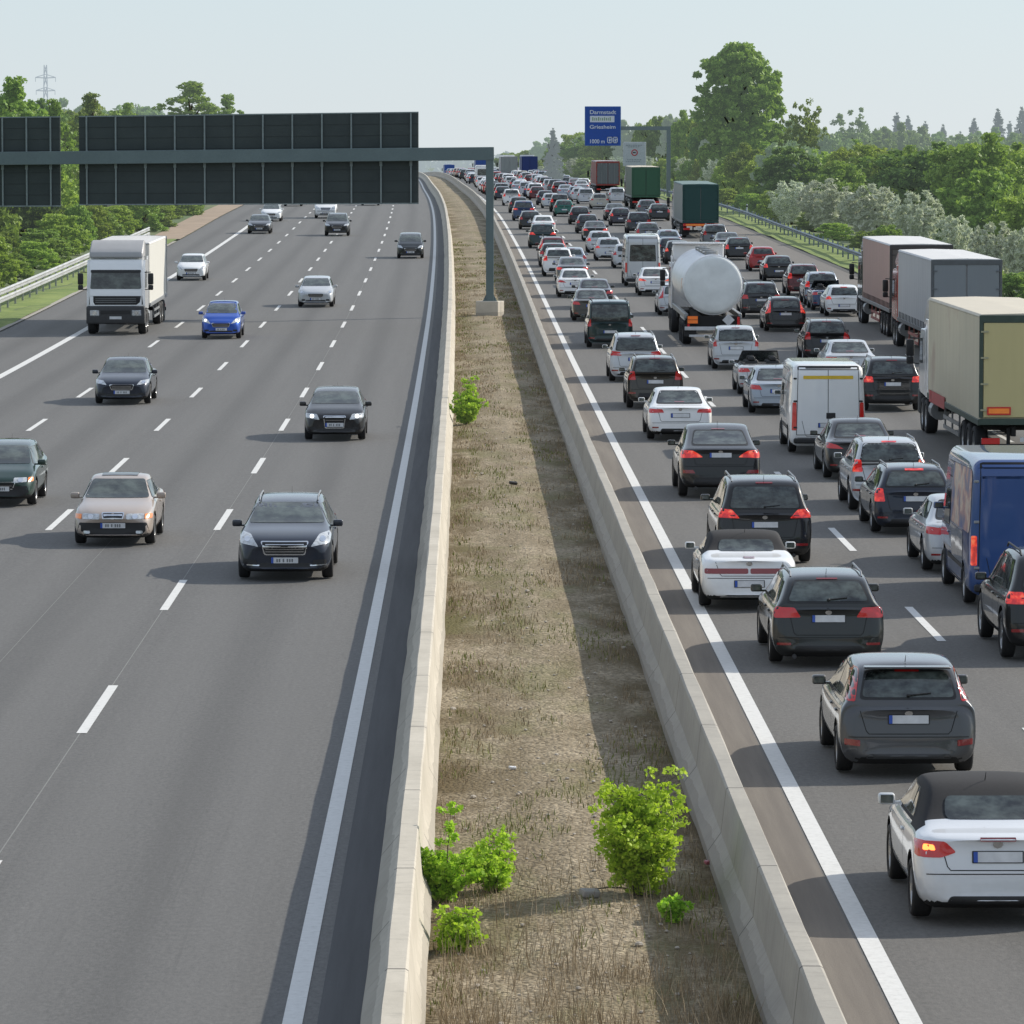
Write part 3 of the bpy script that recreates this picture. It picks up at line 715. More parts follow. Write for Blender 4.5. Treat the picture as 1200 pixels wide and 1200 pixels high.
 'transporter': S(VAN, L=5.2, H=2.0, W=1.95, deck_y=-2.55, roof_r=-2.45, ws_top=1.2, cowl_y=1.8, cowl_z=1.2, nose_z=.98, dlo=[(.3, 1.2), (1.30, 1.2), (1.08, 1.72), (.3, 1.74)], mirror=(.97, 1.2, 1.35), tail=[(.84, .8), (.95, .8), (.94, 1.2), (.84, 1.2)]),
}

PROTO = {k: make_car(k, s_) for k, s_ in STY.items()}
# ------------------------------------------------------------------ lorries (origin: ground centre, forward = +Y)
def tarp(name, col, rough=.6, streak=.25, stain=None):
    key = 'tarp_'+name
    if key in MATS: return MATS[key]
    m, nt, b = newmat(key)
    v = coords(nt, (1, .5, .25)); n1 = noise(nt, v, 1.6, 6, .6); n2 = noise(nt, coords(nt, (3, 3, .3)), 2.5, 3)
    lo = tuple(c*(1-streak) for c in col)
    c = mixc(nt, lo, col, n1.outputs[0]); c = mixc(nt, c, tuple(x*.75 for x in col), math_(nt, 'MULTIPLY', n2.outputs[0], .35))
    if stain:
        n3 = noise(nt, coords(nt), .45, 4); r = ramp(nt, [(.56, (0, 0, 0)), (.68, (1, 1, 1))]); nt.links.new(n3.outputs[0], r.inputs[0])
        c = mixc(nt, c, stain, math_(nt, 'MULTIPLY', r.outputs[0], .5))
    nt.links.new(c, b.inputs['Base Color']); b.inputs['Roughness'].default_value = rough
    w = nt.nodes.new('ShaderNodeTexWave'); w.inputs['Scale'].default_value = .35; w.inputs['Distortion'].default_value = 6; w.bands_direction = 'Y'
    nt.links.new(coords(nt, (1, 1, .2)), w.inputs['Vector']); bump(nt, b, w.outputs[0], .25, .03)
    MATS[key] = m; return m
TW = {}
def truck_wheel(root, x, y, r=.50, wd=.30, twin=False):
    k = (r, wd)
    if k not in TW:
        t, rm = wheel_mesh(r, wd, 1)
        TW[k] = (t, rm)
    t, rm = TW[k]
    w = reg(link('wheel', t, root, (x, y, r))); w.rotation_euler = (0, 0, 0 if x > 0 else math.pi); reg(link('rim', rm, w))
def make_truck(spec):
    L, H, W = spec.get('L', 13.6), spec.get('H', 4.0), spec.get('W', 2.7); w = W/2
    cabL = spec.get('cab_l', 2.2); gap = .75; full = L+gap+cabL
    y0 = -full/2; y1 = y0+L; base = spec.get('base', 1.15)
    root = empty('semi_trailer_truck')
    side, rear, roof, cab = spec['side'], spec['rear'], spec['roof'], spec['cab']
    # side curtains / body
    mb = MB(); mb.use(side).box((0, (y0+y1)/2, (base+H)/2-.03), (W-.04, L-.08, H-base-.06), bev=.03)
    if spec.get('straps', True):
        for s in (-1, 1):
            for k in range(int(L/.62)): mb.use(BLACK).box((s*(w-.003), y0+.4+k*.62, base+.20), (.022, .045, .30))
    mb.build('trailer_body', None, root)
    mb = MB(); mb.prism([(-w, H-.06), (w, H-.06), (w*.96, H), (0, H+.03), (-w*.96, H)], 'y', y0, y1); mb.build('trailer_roof', roof, root)
    fr = spec.get('frame', BLACK)
    mb = MB(); mb.box((0, y0-.005, H-.12), (W+.01, .09, .20), bev=.01); mb.box((0, y0-.005, base+.04), (W+.01, .10, .16), bev=.01)
    for s in (-1, 1): mb.box((s*(w-.045), y0-.006, (H+base)/2), (.10, .092, H-base-.30), bev=.01)
    mb.build('rear_frame', fr, root)
    for s in (-1, 1):
        mb = MB(); mb.use(rear).box((s*(w*.47), y0-.012, (H+base)/2-.01), (w*.90, .05, H-base-.34), bev=.008)
        dr = mb.build('rear_door', rear, root)
        mb = MB()
        for z in np.linspace(base+.35, H-.45, 4): mb.box((s*(w-.13), y0-.055, z), (.20, .03, .045))
        reg(mb.build('hinge', spec.get('hinge', fr), dr))
        if spec.get('bars', True):
            mb = MB()
            for x in (.18, .75): mb.cyl((s*x, y0-.055, base+.1), (s*x, y0-.055, H-.2), .016, n=6)
            mb.build('locking_bar', spec.get('hinge', STEEL), dr)
    if spec.get('warning_plate'):
        for s in (-1, 1):
            mb = MB(); mb.use(TAIL).box((s*(w*.62), y0-.075, base+.33), (.62, .02, .21)); mb.use(AMBER).box((s*(w*.62), y0-.082, base+.33), (.54, .02, .13)); mb.build('marker_board', None, root)
        mb = MB(); mb.box((.1, y0-.06, base+.92), (.42, .03, .32)); mb.build('document_box', BLACK, root)
    # side rail and curtain straps
    for s in (-1, 1):
        mb = MB(); mb.use(spec.get('rail', STEEL)).box((s*(w-.005), (y0+y1)/2, base+.02), (.05, L-.1, .16), bev=.008)
        mb.build('side_rail', None, root)
        if spec.get('banner'):
            mb = MB(); mb.box((s*(w+.022), y0+L-3.2, base+.05), (.012, 3.6, .34)); mb.box((s*(w+.022), y0+L-1.0, base+.05), (.012, .5, .34)); mb.build('red_banner', simple('red_banner', (.42, .05, .05), .5), root)
        # side guard
        mb = MB()
        for z in (.52, .80): mb.box((s*(w-.06), y0+L*.55, z), (.03, L*.30, .11))
        for yy in (-.14, 0, .14): mb.box((s*(w-.09), y0+L*(.55+yy), .80), (.05, .06, .70))
        mb.build('side_guard', spec.get('guard', STEEL), root)
    mb = MB()
    for s in (-1, 1): mb.box((s*.42, (y0+y1)/2, base-.22), (.12, L-.3, .26))
    for yy in np.linspace(y0+.6, y1-.5, 9): mb.box((0, yy, base-.16), (W-.4, .08, .10))
    mb.build('chassis', UNDER, root)
    # rear underrun bar with lamps, mudflaps
    mb = MB(); mb.box((0, y0+.20, .52), (W-.08, .12, .16), bev=.01)
    for s in (-1, 1): mb.box((s*.55, y0+.24, .78), (.09, .09, .5))
    mb.build('underrun_bar', UNDER if not spec.get('light_bar') else PLATE, root)
    for s in (-1, 1):
        mb = MB(); mb.box((s*(w-.32), y0+.10, .68), (.48, .08, .16), bev=.01); mb.build('tail_light', TAIL, root)
        mb = MB(); mb.box((s*(w-.30), y0+.42, .45), (.42, .02, .52)); mb.build('mudflap', BLACK, root)
    mb = MB(); mb.box((0, y0+.12, .72), (.50, .03, .12)); mb.build('number_plate', PLATE, root)
    if spec.get('orange_bar'):
        mb = MB(); mb.use(TAIL).box((0, y0+.02, .98), (W-.1, .05, .20)); mb.use(AMBER).box((0, y0+.01, .98), (W-.5, .05, .13)); mb.build('reflector_strip', None, root)
    for yy in spec.get('axles', (1.6, 2.95, 4.3)):
        for s in (-1, 1): truck_wheel(root, s*(w-.20), y0+yy, .50, .36)
    make_cab(root, y1+gap, cabL, W, cab, spec)
    cy = y1+gap
    for yy in (cy+.15, cy+cabL-1.0) if not spec.get('rigid') else (cy+cabL-1.1,):
        for s in (-1, 1): truck_wheel(root, s*(w-.20), yy-.0, .50, .34)
    mb = MB(); mb.box((0, cy-.2, .85), (W-.5, 2.6, .24)); mb.build('tractor_frame', UNDER, root)
    for s in (-1, 1):
        mb = MB(); mb.box((s*(w-.30), cy+.0, 1.06), (.42, 1.25, .05), bev=.02); mb.build('mudguard', BLACK, root)
        mb = MB(); mb.cyl((s*(w-.32), cy-.6, .75), (s*(w-.32), cy-1.4+.0, .75), .28, n=14) if not spec.get('rigid') else mb.box((s*(w-.35), cy-.9, .75), (.4, .8, .4))
        mb.build('fuel_tank', STEEL, root)
    return root, full
def make_cab(root, cy, cabL, W, paintm, spec):
    """cab spans y cy..cy+cabL; front faces +Y"""
    w = W/2-.03; Hc = spec.get('cab_h', 3.15); yf = cy+cabL
    prof = [(cy+.15, .95), (cy+.12, Hc-.1), (cy+.35, Hc), (yf-.55, Hc), (yf-.30, Hc-.30), (yf-.06, 1.95), (yf, 1.75), (yf, 1.05), (cy+1.5, 1.0)]
    mb = MB(); mb.prism(prof, 'x', -w, w)
    bm = mb.bm
    es = [e for e in bm.edges if abs(abs(e.verts[0].co.x)-w) < 1e-3 and abs(abs(e.verts[1].co.x)-w) < 1e-3 and e.calc_face_angle(0) > .5]
    bmesh.ops.bevel(bm, geom=es, offset=.14, segments=4, affect='EDGES')
    bmesh.ops.triangulate(bm, faces=[f for f in bm.faces if len(f.verts) > 4])
    cab = mb.build('cab', paintm, root, 30)
    me = cab.data
    pr = Proj(me, 12)
    # wind deflector
    mb = MB(); zt = spec.get('defl_h', 3.95)
    if zt > Hc:
        mb.prism([(cy+.2, Hc-.03), (cy+.2, zt), (cy+.7, zt-.02), (yf-.45, Hc+.22), (yf-.40, Hc-.03)], 'x', -w*.92, w*.92, bev=.05)
        mb.build('roof_deflector', spec.get('defl', paintm), root, 30)
    for s in (-1, 1):
        mb = MB(); mb.box((s*(w-.03), cy-.05, 2.2), (.05, .55, 2.3), bev=.02); mb.build('side_fairing', paintm, root)
    off = Vector((0, 0, 0))
    if spec.get('cab_front', True):
        ws = round_poly([(-w*.88, 1.98), (w*.88, 1.98), (w*.84, 2.72), (-w*.84, 2.72)], .08)
        decal('windscreen', [(*pr.patch('front', ws, .01, .25), 0)], root, [SCREEN])
        decal('sun_visor', [(*pr.patch('front', rr(-w*.86, 2.68, w*.86, 2.80, .03), .03, .25), 0)], root, [BLACK])
        gi = [(*pr.patch('front', round_poly([(-w*.93, 1.30), (w*.93, 1.30), (w*.90, 1.68), (-w*.90, 1.68)], .04), .012, .25), 0)]
        for z in (1.40, 1.48, 1.56): gi.append((*pr.strip('front', [(-w*.7, z), (w*.7, z)], .015, .02), 1))
        decal('grille', gi, root, [BLACK, STEEL])
        mb = MB(); mb.box((0, yf-.10, .86), (W-.04, .50, .78), bev=.08, seg=3)
        bp = mb.build('bumper', BUMPERGREY, root, 40)
        mb = MB(); mb.box((0, yf+.155, .98), (W*.5, .02, .16)); reg(mb.build('step_recess', BLACK, bp))
        for s in (-1, 1):
            mb = MB(); mb.box((s*(w*.72), yf+.145, .95), (.42, .04, .26), bev=.03); hl = mb.build('headlight', CLEAR, root)
            mb = MB(); mb.cyl((s*(w*.72), yf+.15, .95), (s*(w*.72), yf+.175, .95), .09, n=14); mb.build('lamp', CHROME, hl)
        mb = MB(); mb.box((0, yf+.16, .74), (.52, .02, .12)); mb.build('number_plate', PLATE, root)
    for s in (-1, 1):
        v = 'right' if s > 0 else 'left'
        decal('side_window', [(*pr.patch(v, round_poly([(yf-1.25, 2.02), (yf-.35, 2.0), (yf-.55, 2.72), (yf-1.25, 2.76)], .06), .012, .2), 0)], root, [GLASS])
        decal('door_seam', [(*pr.strip(v, q, .018, .006), 0) for q in ([(yf-1.32, 1.05), (yf-1.32, 2.85)], [(yf-.30, 1.1), (yf-.22, 1.9)])], root, [UNDER])
        mb = MB(); mb.cyl((s*w, yf-.15, 2.70), (s*(w+.26), yf-.02, 2.72), .02, n=6); mb.cyl((s*w, yf-.15, 1.95), (s*(w+.26), yf-.02, 1.98), .02, n=6)
        mb.box((s*(w+.26), yf-.02, 2.42), (.24, .16, .50), bev=.05, seg=2); mb.box((s*(w+.26), yf-.02, 2.05), (.22, .14, .22), bev=.04, seg=2)
        mb.build('side_mirror', BLACK, root, 40)
def make_tanker():
    """rigid-looking road tanker: shiny barrel on a three axle bogie, tall white cab in front"""
    L = 11.6; cabL = 2.2; full = L+.7+cabL; y0 = -full/2; y1 = y0+L; W = 2.5; w = W/2
    root = empty('tanker_truck')
    steel = simple('tank_steel', (.82, .83, .84), .28, .55, var=.06, vs=2); cap = simple('tank_end_paint', (.76, .79, .78), .7, .0, spec=.2, var=.10, vs=1.3)
    rx, rz, cz = 1.22, 1.22, 2.48
    mb = MB(); pf = []
    yy = y0+.42; pf.append((yy, 1.0))
    while yy < y1-.4:
        pf += [(yy+.02, 1.0), (yy+.03, 1.012), (yy+.09, 1.012), (yy+.10, 1.0)]; yy += .62
    pf += [(y1-.3, 1.0), (y1-.06, .86), (y1, .5), (y1+.02, 0.001)]
    mb.lathe([(a, r*rx) for a, r in pf], 'y', (0, 0, cz), 48); mb.build('tank_barrel', steel, root, 40)
    mb = MB(); mb.lathe([(y0+.40, rx*1.004), (y0+.33, rx*.99), (y0+.27, rx*.95), (y0+.23, rx*.86), (y0+.20, rx*.6), (y0+.185, rx*.3), (y0+.18, .001)], 'y', (0, 0, cz), 48)
    mb.build('tank_end', cap, root, 60)
    mb = MB(); mb.lathe([(y0+.32, rx*.985), (y0+.34, rx*1.018), (y0+.52, rx*1.018), (y0+.52, rx*1.0)], 'y', (0, 0, cz), 48); mb.build('end_ring', simple('white_ring', (.78, .78, .78), .4), root, 40)
    mb = MB(); mb.box((0, y0+L*.55, cz+rz+.05), (.55, L*.62, .04)); mb.build('catwalk', STEEL, root)
    for k in range(4):
        mb = MB(); mb.cyl((0, y0+2+k*2.5, cz+rz-.02), (0, y0+2+k*2.5, cz+rz+.14), .28, n=18); mb.build('manhole_lid', STEEL, root)
    for s in (-1, 1):
        mb = MB(); mb.box((s*(w-.14), y0+L*.5, 1.20), (.16, L-.5, .22), bev=.02); mb.build('side_rail', STEEL, root)
        mb = MB(); mb.box((s*(w-.10), y0+2.6, 1.06), (.05, 3.6, .10)); mb.build('mudguard', PLATE, root)
        mb = MB(); mb.use(TAIL).box((s*(w-.22), y0+.10, .98), (.10, .10, .40), bev=.01); mb.build('tail_light', None, root)
        mb = MB(); mb.prism([(s*(rx*.98), 2.35), (s*(rx*.98), 2.35)], 'y', 0, .1) if False else mb.box((s*(rx-.01), y0+2.0, 2.5), (.03, .30, .30), (R(45), 0, 0)); mb.build('hazard_placard', simple('placard_orange', (.75, .30, .10), .5), root)
        mb = MB(); mb.box((s*(w-.3), y0+.18, .62), (.5, .05, .5)); mb.build('mudflap', BLACK, root)
    mb = MB(); mb.use(BLACK).box((-.86, y0+.06, 1.06), (.46, .03, .34)); mb.use(simple('orange_plate', (.85, .20, .03), .4, emit=(1, .2, .02), es=.1)).box((-.86, y0+.035, 1.06), (.42, .03, .30)); mb.use(BLACK).box((-.86, y0+.018, 1.06), (.42, .01, .02)); mb.build('orange_plate', None, root)
    mb = MB(); mb.box((.62, y0+.05, 1.05), (.36, .02, .36), (0, R(45), 0)); mb.build('white_placard', PLATE, root)
    mb = MB(); mb.use(UNDER).box((0, y0+.22, .98), (W-.3, .2, .46)); mb.build('rear_cabinet', None, root)
    mb = MB(); mb.use(PLATE).box((0, y0+.05, .70), (W-.12, .08, .15), bev=.01); mb.box((0, y0+.10, .40), (W-.5, .08, .09)); mb.build('underrun_bar', None, root)
    mb = MB(); mb.box((.1, y0-.01, .70), (.52, .02, .11)); mb.build('number_plate', PLATE, root)
    mb = MB()
    for s in (-1, 1): mb.box((s*.42, y0+L/2, .98), (.12, L-.4, .30))
    mb.build('chassis', UNDER, root)
    for yy in (1.3, 2.65, 4.0):
        for s in (-1, 1): truck_wheel(root, s*(w-.20), y0+yy, .50, .36)
    for yy in (y1+.5, y1+1.9):
        for s in (-1, 1): truck_wheel(root, s*(w-.20), yy, .50, .34)
    white = paint('truck_white', (.78, .79, .80), 0, .4)
    make_cab(root, y1+.7, cabL, 2.5, white, dict(cab_h=3.15, defl_h=3.85))
    mb = MB(); mb.box((0, y1+.75, 3.9), (2.3, .5, .10), bev=.03); mb.build('deflector_lip', white, root)
    mb = MB(); mb.box((0, y1+.4, .85), (2.0, 3.0, .24)); mb.build('tractor_frame', UNDER, root)
    return root, full
# ================================================================== THE SETTING
D_S = [-60, -30, 0] + list(np.arange(10, 200, 8)) + list(np.arange(200, 520, 10)) + list(np.arange(520, 1000, 20)) + [1000, 1040, 1100, 1160, 1230, 1320, 1450, 1600, 1900]
D_S = [float(d) for d in D_S]
def ribbon(name, mat, u0, u1, d0, d1, h=0.0, nu=1, kind='structure', step=None, hf=None):
    ds = [d0]+[d for d in D_S if d0 < d < d1]+[d1]
    V = []; F = []; UV = []
    for d in ds:
        a = u0(d) if callable(u0) else u0; b = u1(d) if callable(u1) else u1
        for k in range(nu+1):
            u = a+(b-a)*k/nu; V.append(P(u, d, h+(hf(u, d) if hf else 0))); UV.append((u, d))
    w = nu+1
    for i in range(len(ds)-1):
        for k in range(nu): F.append((i*w+k, i*w+k+1, (i+1)*w+k+1, (i+1)*w+k))
    me = bpy.data.meshes.new(name); me.from_pydata(V, [], F); me.materials.append(mat)
    uv = me.uv_layers.new(name='route')
    for l in me.loops: uv.data[l.index].uv = UV[l.vertex_index]
    o = link(name, me)
    if kind: o['kind'] = kind
    return o
def asphalt(name, base, lanes, tint=1.0):
    m, nt, b = newmat(name)
    uv = nt.nodes.new('ShaderNodeUVMap'); uv.uv_map = 'route'
    sep = nt.nodes.new('ShaderNodeSeparateXYZ'); nt.links.new(uv.outputs[0], sep.inputs[0])
    ob = coords(nt)
    fine = noise(nt, coords(nt, (1, .45, 1)), 16, 6, .8); mid = noise(nt, ob, .9, 5, .6)
    mp = nt.nodes.new('ShaderNodeMapping'); mp.inputs['Scale'].default_value = (1.6, .025, 1); nt.links.new(uv.outputs[0], mp.inputs[0])
    streak = noise(nt, mp.outputs[0], 1.5, 6, .65)
    fr = ramp(nt, [(.34, tuple(x*.62 for x in base)), (.5, base), (.66, tuple(x*1.42 for x in base))]); nt.links.new(fine.outputs[0], fr.inputs[0]); c = fr.outputs[0]
    sr = ramp(nt, [(.40, (0, 0, 0)), (.68, (1, 1, 1))]); nt.links.new(streak.outputs[0], sr.inputs[0])
    c = mixc(nt, c, tuple(x*.66 for x in base), math_(nt, 'MULTIPLY', sr.outputs[0], .42))
    mp2 = nt.nodes.new('ShaderNodeMapping'); mp2.inputs['Scale'].default_value = (9, .06, 1); nt.links.new(uv.outputs[0], mp2.inputs[0])
    skid = noise(nt, mp2.outputs[0], 1.1, 3, .5); sk2 = ramp(nt, [(.66, (0, 0, 0)), (.72, (1, 1, 1))]); nt.links.new(skid.outputs[0], sk2.inputs[0])
    c = mixc(nt, c, tuple(x*.55 for x in base), math_(nt, 'MULTIPLY', sk2.outputs[0], .35))
    sp = nt.nodes.new('ShaderNodeTexVoronoi'); sp.inputs['Scale'].default_value = 1.3; nt.links.new(ob, sp.inputs['Vector'])
    c = mixc(nt, c, tuple(x*.45 for x in base), math_(nt, 'MULTIPLY', math_(nt, 'LESS_THAN', sp.outputs['Distance'], .055), .5))
    c = mixc(nt, c, tuple(x*1.25 for x in base), math_(nt, 'MULTIPLY', mid.outputs[0], .35))
    # polished wheel tracks: two per lane
    u0, lw = lanes
    ph = math_(nt, 'MULTIPLY', math_(nt, 'SUBTRACT', sep.outputs[0], u0), 4*math.pi/lw)
    tr = math_(nt, 'MULTIPLY', math_(nt, 'ADD', math_(nt, 'MULTIPLY', math_(nt, 'COSINE', ph), -.5), .5), .26)
    c = mixc(nt, c, tuple(x*1.30 for x in base), tr)
    # oil drip line in lane centre
    ph2 = math_(nt, 'MULTIPLY', math_(nt, 'SUBTRACT', sep.outputs[0], u0), 2*math.pi/lw)
    oc = math_(nt, 'POWER', math_(nt, 'MAXIMUM', math_(nt, 'MULTIPLY', math_(nt, 'COSINE', ph2), -1), 0), 4)
    c = mixc(nt, c, tuple(x*.62 for x in base), math_(nt, 'MULTIPLY', oc, .38))
    nt.links.new(c, b.inputs['Base Color']); b.inputs['Roughness'].default_value = .78; b.inputs['Specular IOR Level'].default_value = .35
    bump(nt, b, fine.outputs[0], .5, .012)
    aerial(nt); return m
ASPH_L = asphalt('asphalt_left', (.112, .110, .106), (-16.75, 3.75))
ASPH_R = asphalt('asphalt_right', (.115, .110, .102), (4.1, 3.75))
def patchy(name, a, bcol, sc, rough=.9, sc2=40, bs=.4, third=None, haze=True):
    m, nt, b = newmat(name); ob = coords(nt)
    n1 = noise(nt, ob, sc, 6, .6); n2 = noise(nt, ob, sc2, 4, .7)
    r = ramp(nt, [(.38, a), (.62, bcol)]); nt.links.new(n1.outputs[0], r.inputs[0])
    c = mixc(nt, r.outputs[0], third or tuple(x*.5 for x in a), math_(nt, 'MULTIPLY', n2.outputs[0], .6))
    nt.links.new(c, b.inputs['Base Color']); b.inputs['Roughness'].default_value = rough
    bump(nt, b, n2.outputs[0], bs, .02)
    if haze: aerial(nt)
    return m
GRASS = patchy('verge_grass', (.13, .20, .03), (.25, .31, .07), .6, sc2=18)
LAND = patchy('rough_land', (.08, .13, .035), (.15, .17, .07), .02, sc2=2)
def worn_paint():
    m, nt, b = newmat('road_marking'); ob = coords(nt)
    n = noise(nt, ob, 9, 6, .7); n2 = noise(nt, ob, 60, 3, .7)
    r = ramp(nt, [(.28, (.52, .52, .50)), (.45, (.66, .66, .64)), (.7, (.74, .74, .72))]); nt.links.new(n.outputs[0], r.inputs[0])
    c = mixc(nt, r.outputs[0], (.30, .30, .29), math_(nt, 'MULTIPLY', n2.outputs[0], .35))
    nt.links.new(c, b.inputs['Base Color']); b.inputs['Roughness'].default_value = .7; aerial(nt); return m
MARK = worn_paint()

# ---- one ground sheet out to the horizon
def terrain():
    us = [-4000, -2200, -1200, -600, -300, -160, -90, -60, -40, -30, -24.2, -21.5, -20.4, 0, 23.4, 25.5, 28, 34, 45, 70, 110, 180, 320, 650, 1300, 2400, 4000]
    ds = [-400, -150, -60]+[d for d in D_S if d > -60]+[2300, 2800, 3500, 4500, 6000, 9000]
    V = []; F = []
    for d in ds:
        zr = ZR(min(d, 3000)) if d < 3000 else 0
        for u in us:
            far = max(0, (abs(u)-28)/70); t = min(1, far)
            z = zr*(1-.35*t)+(-.10 if -21 < u < 24 else .02)
            if 24.5 < u < 60: z -= .03*(u-24.5)
            if u < -24: z += min(1.2, (-u-24)*.10)
            x = u+(XO(d) if d < 3000 else XO(3000))*(1 if abs(u) < 400 else 0)
            V.append((x, d, z))
    n = len(us)
    for i in range(len(ds)-1):
        for k in range(n-1): F.append((i*n+k, i*n+k+1, (i+1)*n+k+1, (i+1)*n+k))
    me = bpy.data.meshes.new('ground'); me.from_pydata(V, [], F); me.materials.append(LAND); me.polygons.foreach_set('use_smooth', [True]*len(F))
    o = link('ground', me); o['kind'] = 'structure'
terrain()
ribbon('road_left', ASPH_L, -20.5, -.98, -60, 1900, 0, 6)
ribbon('road_right', ASPH_R, 3.25, 23.4, -60, 1900, 0, 6)
STRIPD = patchy('drain_asphalt', (.036, .038, .042), (.052, .054, .058), 1.2, .8, 30)
# dark drainage strip between edge line and left barrier
def strip_mat(name, a, bb, su, sd):
    m, nt, b = newmat(name)
    uv = nt.nodes.new('ShaderNodeUVMap'); uv.uv_map = 'route'
    mp = nt.nodes.new('ShaderNodeMapping'); mp.inputs['Scale'].default_value = (su, sd, 1); nt.links.new(uv.outputs[0], mp.inputs[0])
    n1 = noise(nt, mp.outputs[0], 1, 6, .65); n2 = noise(nt, coords(nt), 35, 4, .7)
    r = ramp(nt, [(.36, a), (.64, bb)]); nt.links.new(n1.outputs[0], r.inputs[0])
    nt.links.new(mixc(nt, r.outputs[0], tuple(x*.55 for x in a), math_(nt, 'MULTIPLY', n2.outputs[0], .5)), b.inputs['Base Color'])
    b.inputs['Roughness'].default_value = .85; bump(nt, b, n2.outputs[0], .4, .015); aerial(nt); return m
ribbon('gutter', strip_mat('drain_strip', (.050, .052, .057), (.075, .077, .082), 6, .15), -1.46, -1.02, -60, 1900, .004)
ribbon('shoulder_strip', strip_mat('dusty_strip', (.14, .12, .10), (.20, .175, .145), 4, .12), 3.32, 4.0, -60, 1900, .004)
ribbon('hard_shoulder', strip_mat('shoulder_asphalt', (.15, .135, .118), (.18, .163, .143), .6, .03), 19.35, 23.1, -60, 1900, .004)
ribbon('gutter', strip_mat('edge_dark', (.06, .058, .052), (.10, .095, .085), 3, .2), 22.95, 23.5, -60, 1900, .008)
ribbon('kerb', simple('kerb_concrete', (.34, .32, .28), .85), -20.72, -20.45, -60, 340, .05)
ribbon('verge_right', GRASS, 23.42, 27.5, -60, 1900, .06, 4, hf=lambda u, d: .05*math.sin(d*.9+u*3)+.03*math.sin(d*2.3))
ribbon('verge_left', GRASS, -25.5, -20.65, -60, 345, .06, 4, hf=lambda u, d: .05*math.sin(d*.8+u*3))
ribbon('gravel_bank', patchy('tan_gravel', (.30, .225, .16), (.40, .30, .215), .5, sc2=8, third=(.2, .15, .1)), -22.9, -20.45, 345, 1900, .07, 3)
# markings
ribbon('edge_line', MARK, -1.79, -1.60, -60, 1900, .008)
ribbon('edge_line', MARK, 4.03, 4.25, -60, 1900, .008)
ribbon('edge_line', MARK, -17.05, -16.75, -60, 1900, .006)
def dashes(name, u, ph, n0, n1, w=.15, mat=MARK):
    V = []; F = []
    for n in range(n0, n1):
        a = ph+18*n
        for j in range(2):
            d0 = a+3*j; d1 = d0+3; b = len(V)
            V += [P(u-w/2, d0, .008), P(u+w/2, d0, .008), P(u+w/2, d1, .008), P(u-w/2, d1, .008)]; F.append((b, b+1, b+2, b+3))
    me = bpy.data.meshes.new(name); me.from_pydata(V, [], F); me.materials.append(mat); me.update()
    o = link(name, me); o['kind'] = 'structure'
for u in (-5.52, -9.2, -12.98): dashes('lane_line', u, 11.9, -3, 60)
for u in (7.95, 11.7, 15.45): dashes('lane_line', u, 6.4, -3, 60)
SEAM = simple('bitumen_seam', (.19, .19, .18), .7)
ribbon('road_seam', SEAM, -5.55, -5.532, -60, 320, .004)
ribbon('road_seam', SEAM, -7.62, -7.608, -60, 110, .004)

# ---- median strip: gravel with dry growth
def median_mat():
    m, nt, b = newmat('median_gravel')
    ob = coords(nt)
    uv = nt.nodes.new('ShaderNodeUVMap'); uv.uv_map = 'route'; sep = nt.nodes.new('ShaderNodeSeparateXYZ'); nt.links.new(uv.outputs[0], sep.inputs[0])
    vor = nt.nodes.new('ShaderNodeTexVoronoi'); vor.inputs['Scale'].default_value = 19; nt.links.new(ob, vor.inputs['Vector'])
    vor2 = nt.nodes.new('ShaderNodeTexVoronoi'); vor2.inputs['Scale'].default_value = 9; nt.links.new(ob, vor2.inputs['Vector'])
    obs = coords(nt, (1, .32, 1)); n1 = noise(nt, obs, .8, 6, .65); n2 = noise(nt, coords(nt, (1, .5, 1)), 5, 6, .7); n3 = noise(nt, obs, .6, 5, .65)
    st = ramp(nt, [(0, (.66, .56, .41)), (.5, (.42, .35, .245)), (1, (.19, .155, .105))]); nt.links.new(vor.outputs['Color'], st.inputs[0])
    soil = mixc(nt, st.outputs[0], (.15, .12, .075), math_(nt, 'MULTIPLY', n2.outputs[0], .8))
    n4 = noise(nt, coords(nt, (1, .5, 1)), 13, 5, .75); sp4 = ramp(nt, [(.50, (0, 0, 0)), (.62, (1, 1, 1))]); nt.links.new(n4.outputs[0], sp4.inputs[0])
    soil = mixc(nt, soil, (.07, .052, .03), math_(nt, 'MULTIPLY', sp4.outputs[0], .65))
    gr = ramp(nt, [(.40, (0, 0, 0)), (.56, (1, 1, 1))]); nt.links.new(n1.outputs[0], gr.inputs[0])
    moss = mixc(nt, (.085, .068, .03), (.16, .115, .06), n4.outputs[0])
    # less growth in the worn centre of the strip
    ce = math_(nt, 'MULTIPLY', math_(nt, 'ABSOLUTE', math_(nt, 'SUBTRACT', sep.outputs[0], 1.15)), .62, True)
    fac = math_(nt, 'MULTIPLY', gr.outputs[0], math_(nt, 'ADD', math_(nt, 'MULTIPLY', ce, .85), .26), True)
    c = mixc(nt, soil, moss, fac)
    g2 = ramp(nt, [(.50, (0, 0, 0)), (.62, (1, 1, 1))]); nt.links.new(n3.outputs[0], g2.inputs[0])
    c = mixc(nt, c, (.12, .125, .035), math_(nt, 'MULTIPLY', g2.outputs[0], .42))
    nt.links.new(c, b.inputs['Base Color']); b.inputs['Roughness'].default_value = .95; b.inputs['Specular IOR Level'].default_value = .2
    h = math_(nt, 'ADD', math_(nt, 'MULTIPLY', vor.outputs['Distance'], -1.0), n2.outputs[0])
    bump(nt, b, h, .9, .03); aerial(nt); return m
def med_h(u, d): return .018*math.sin(d*.23+u*1.3)+.012*math.sin(d*.61-u*2.1)+.08*(1-abs(u-1.15)/1.7)
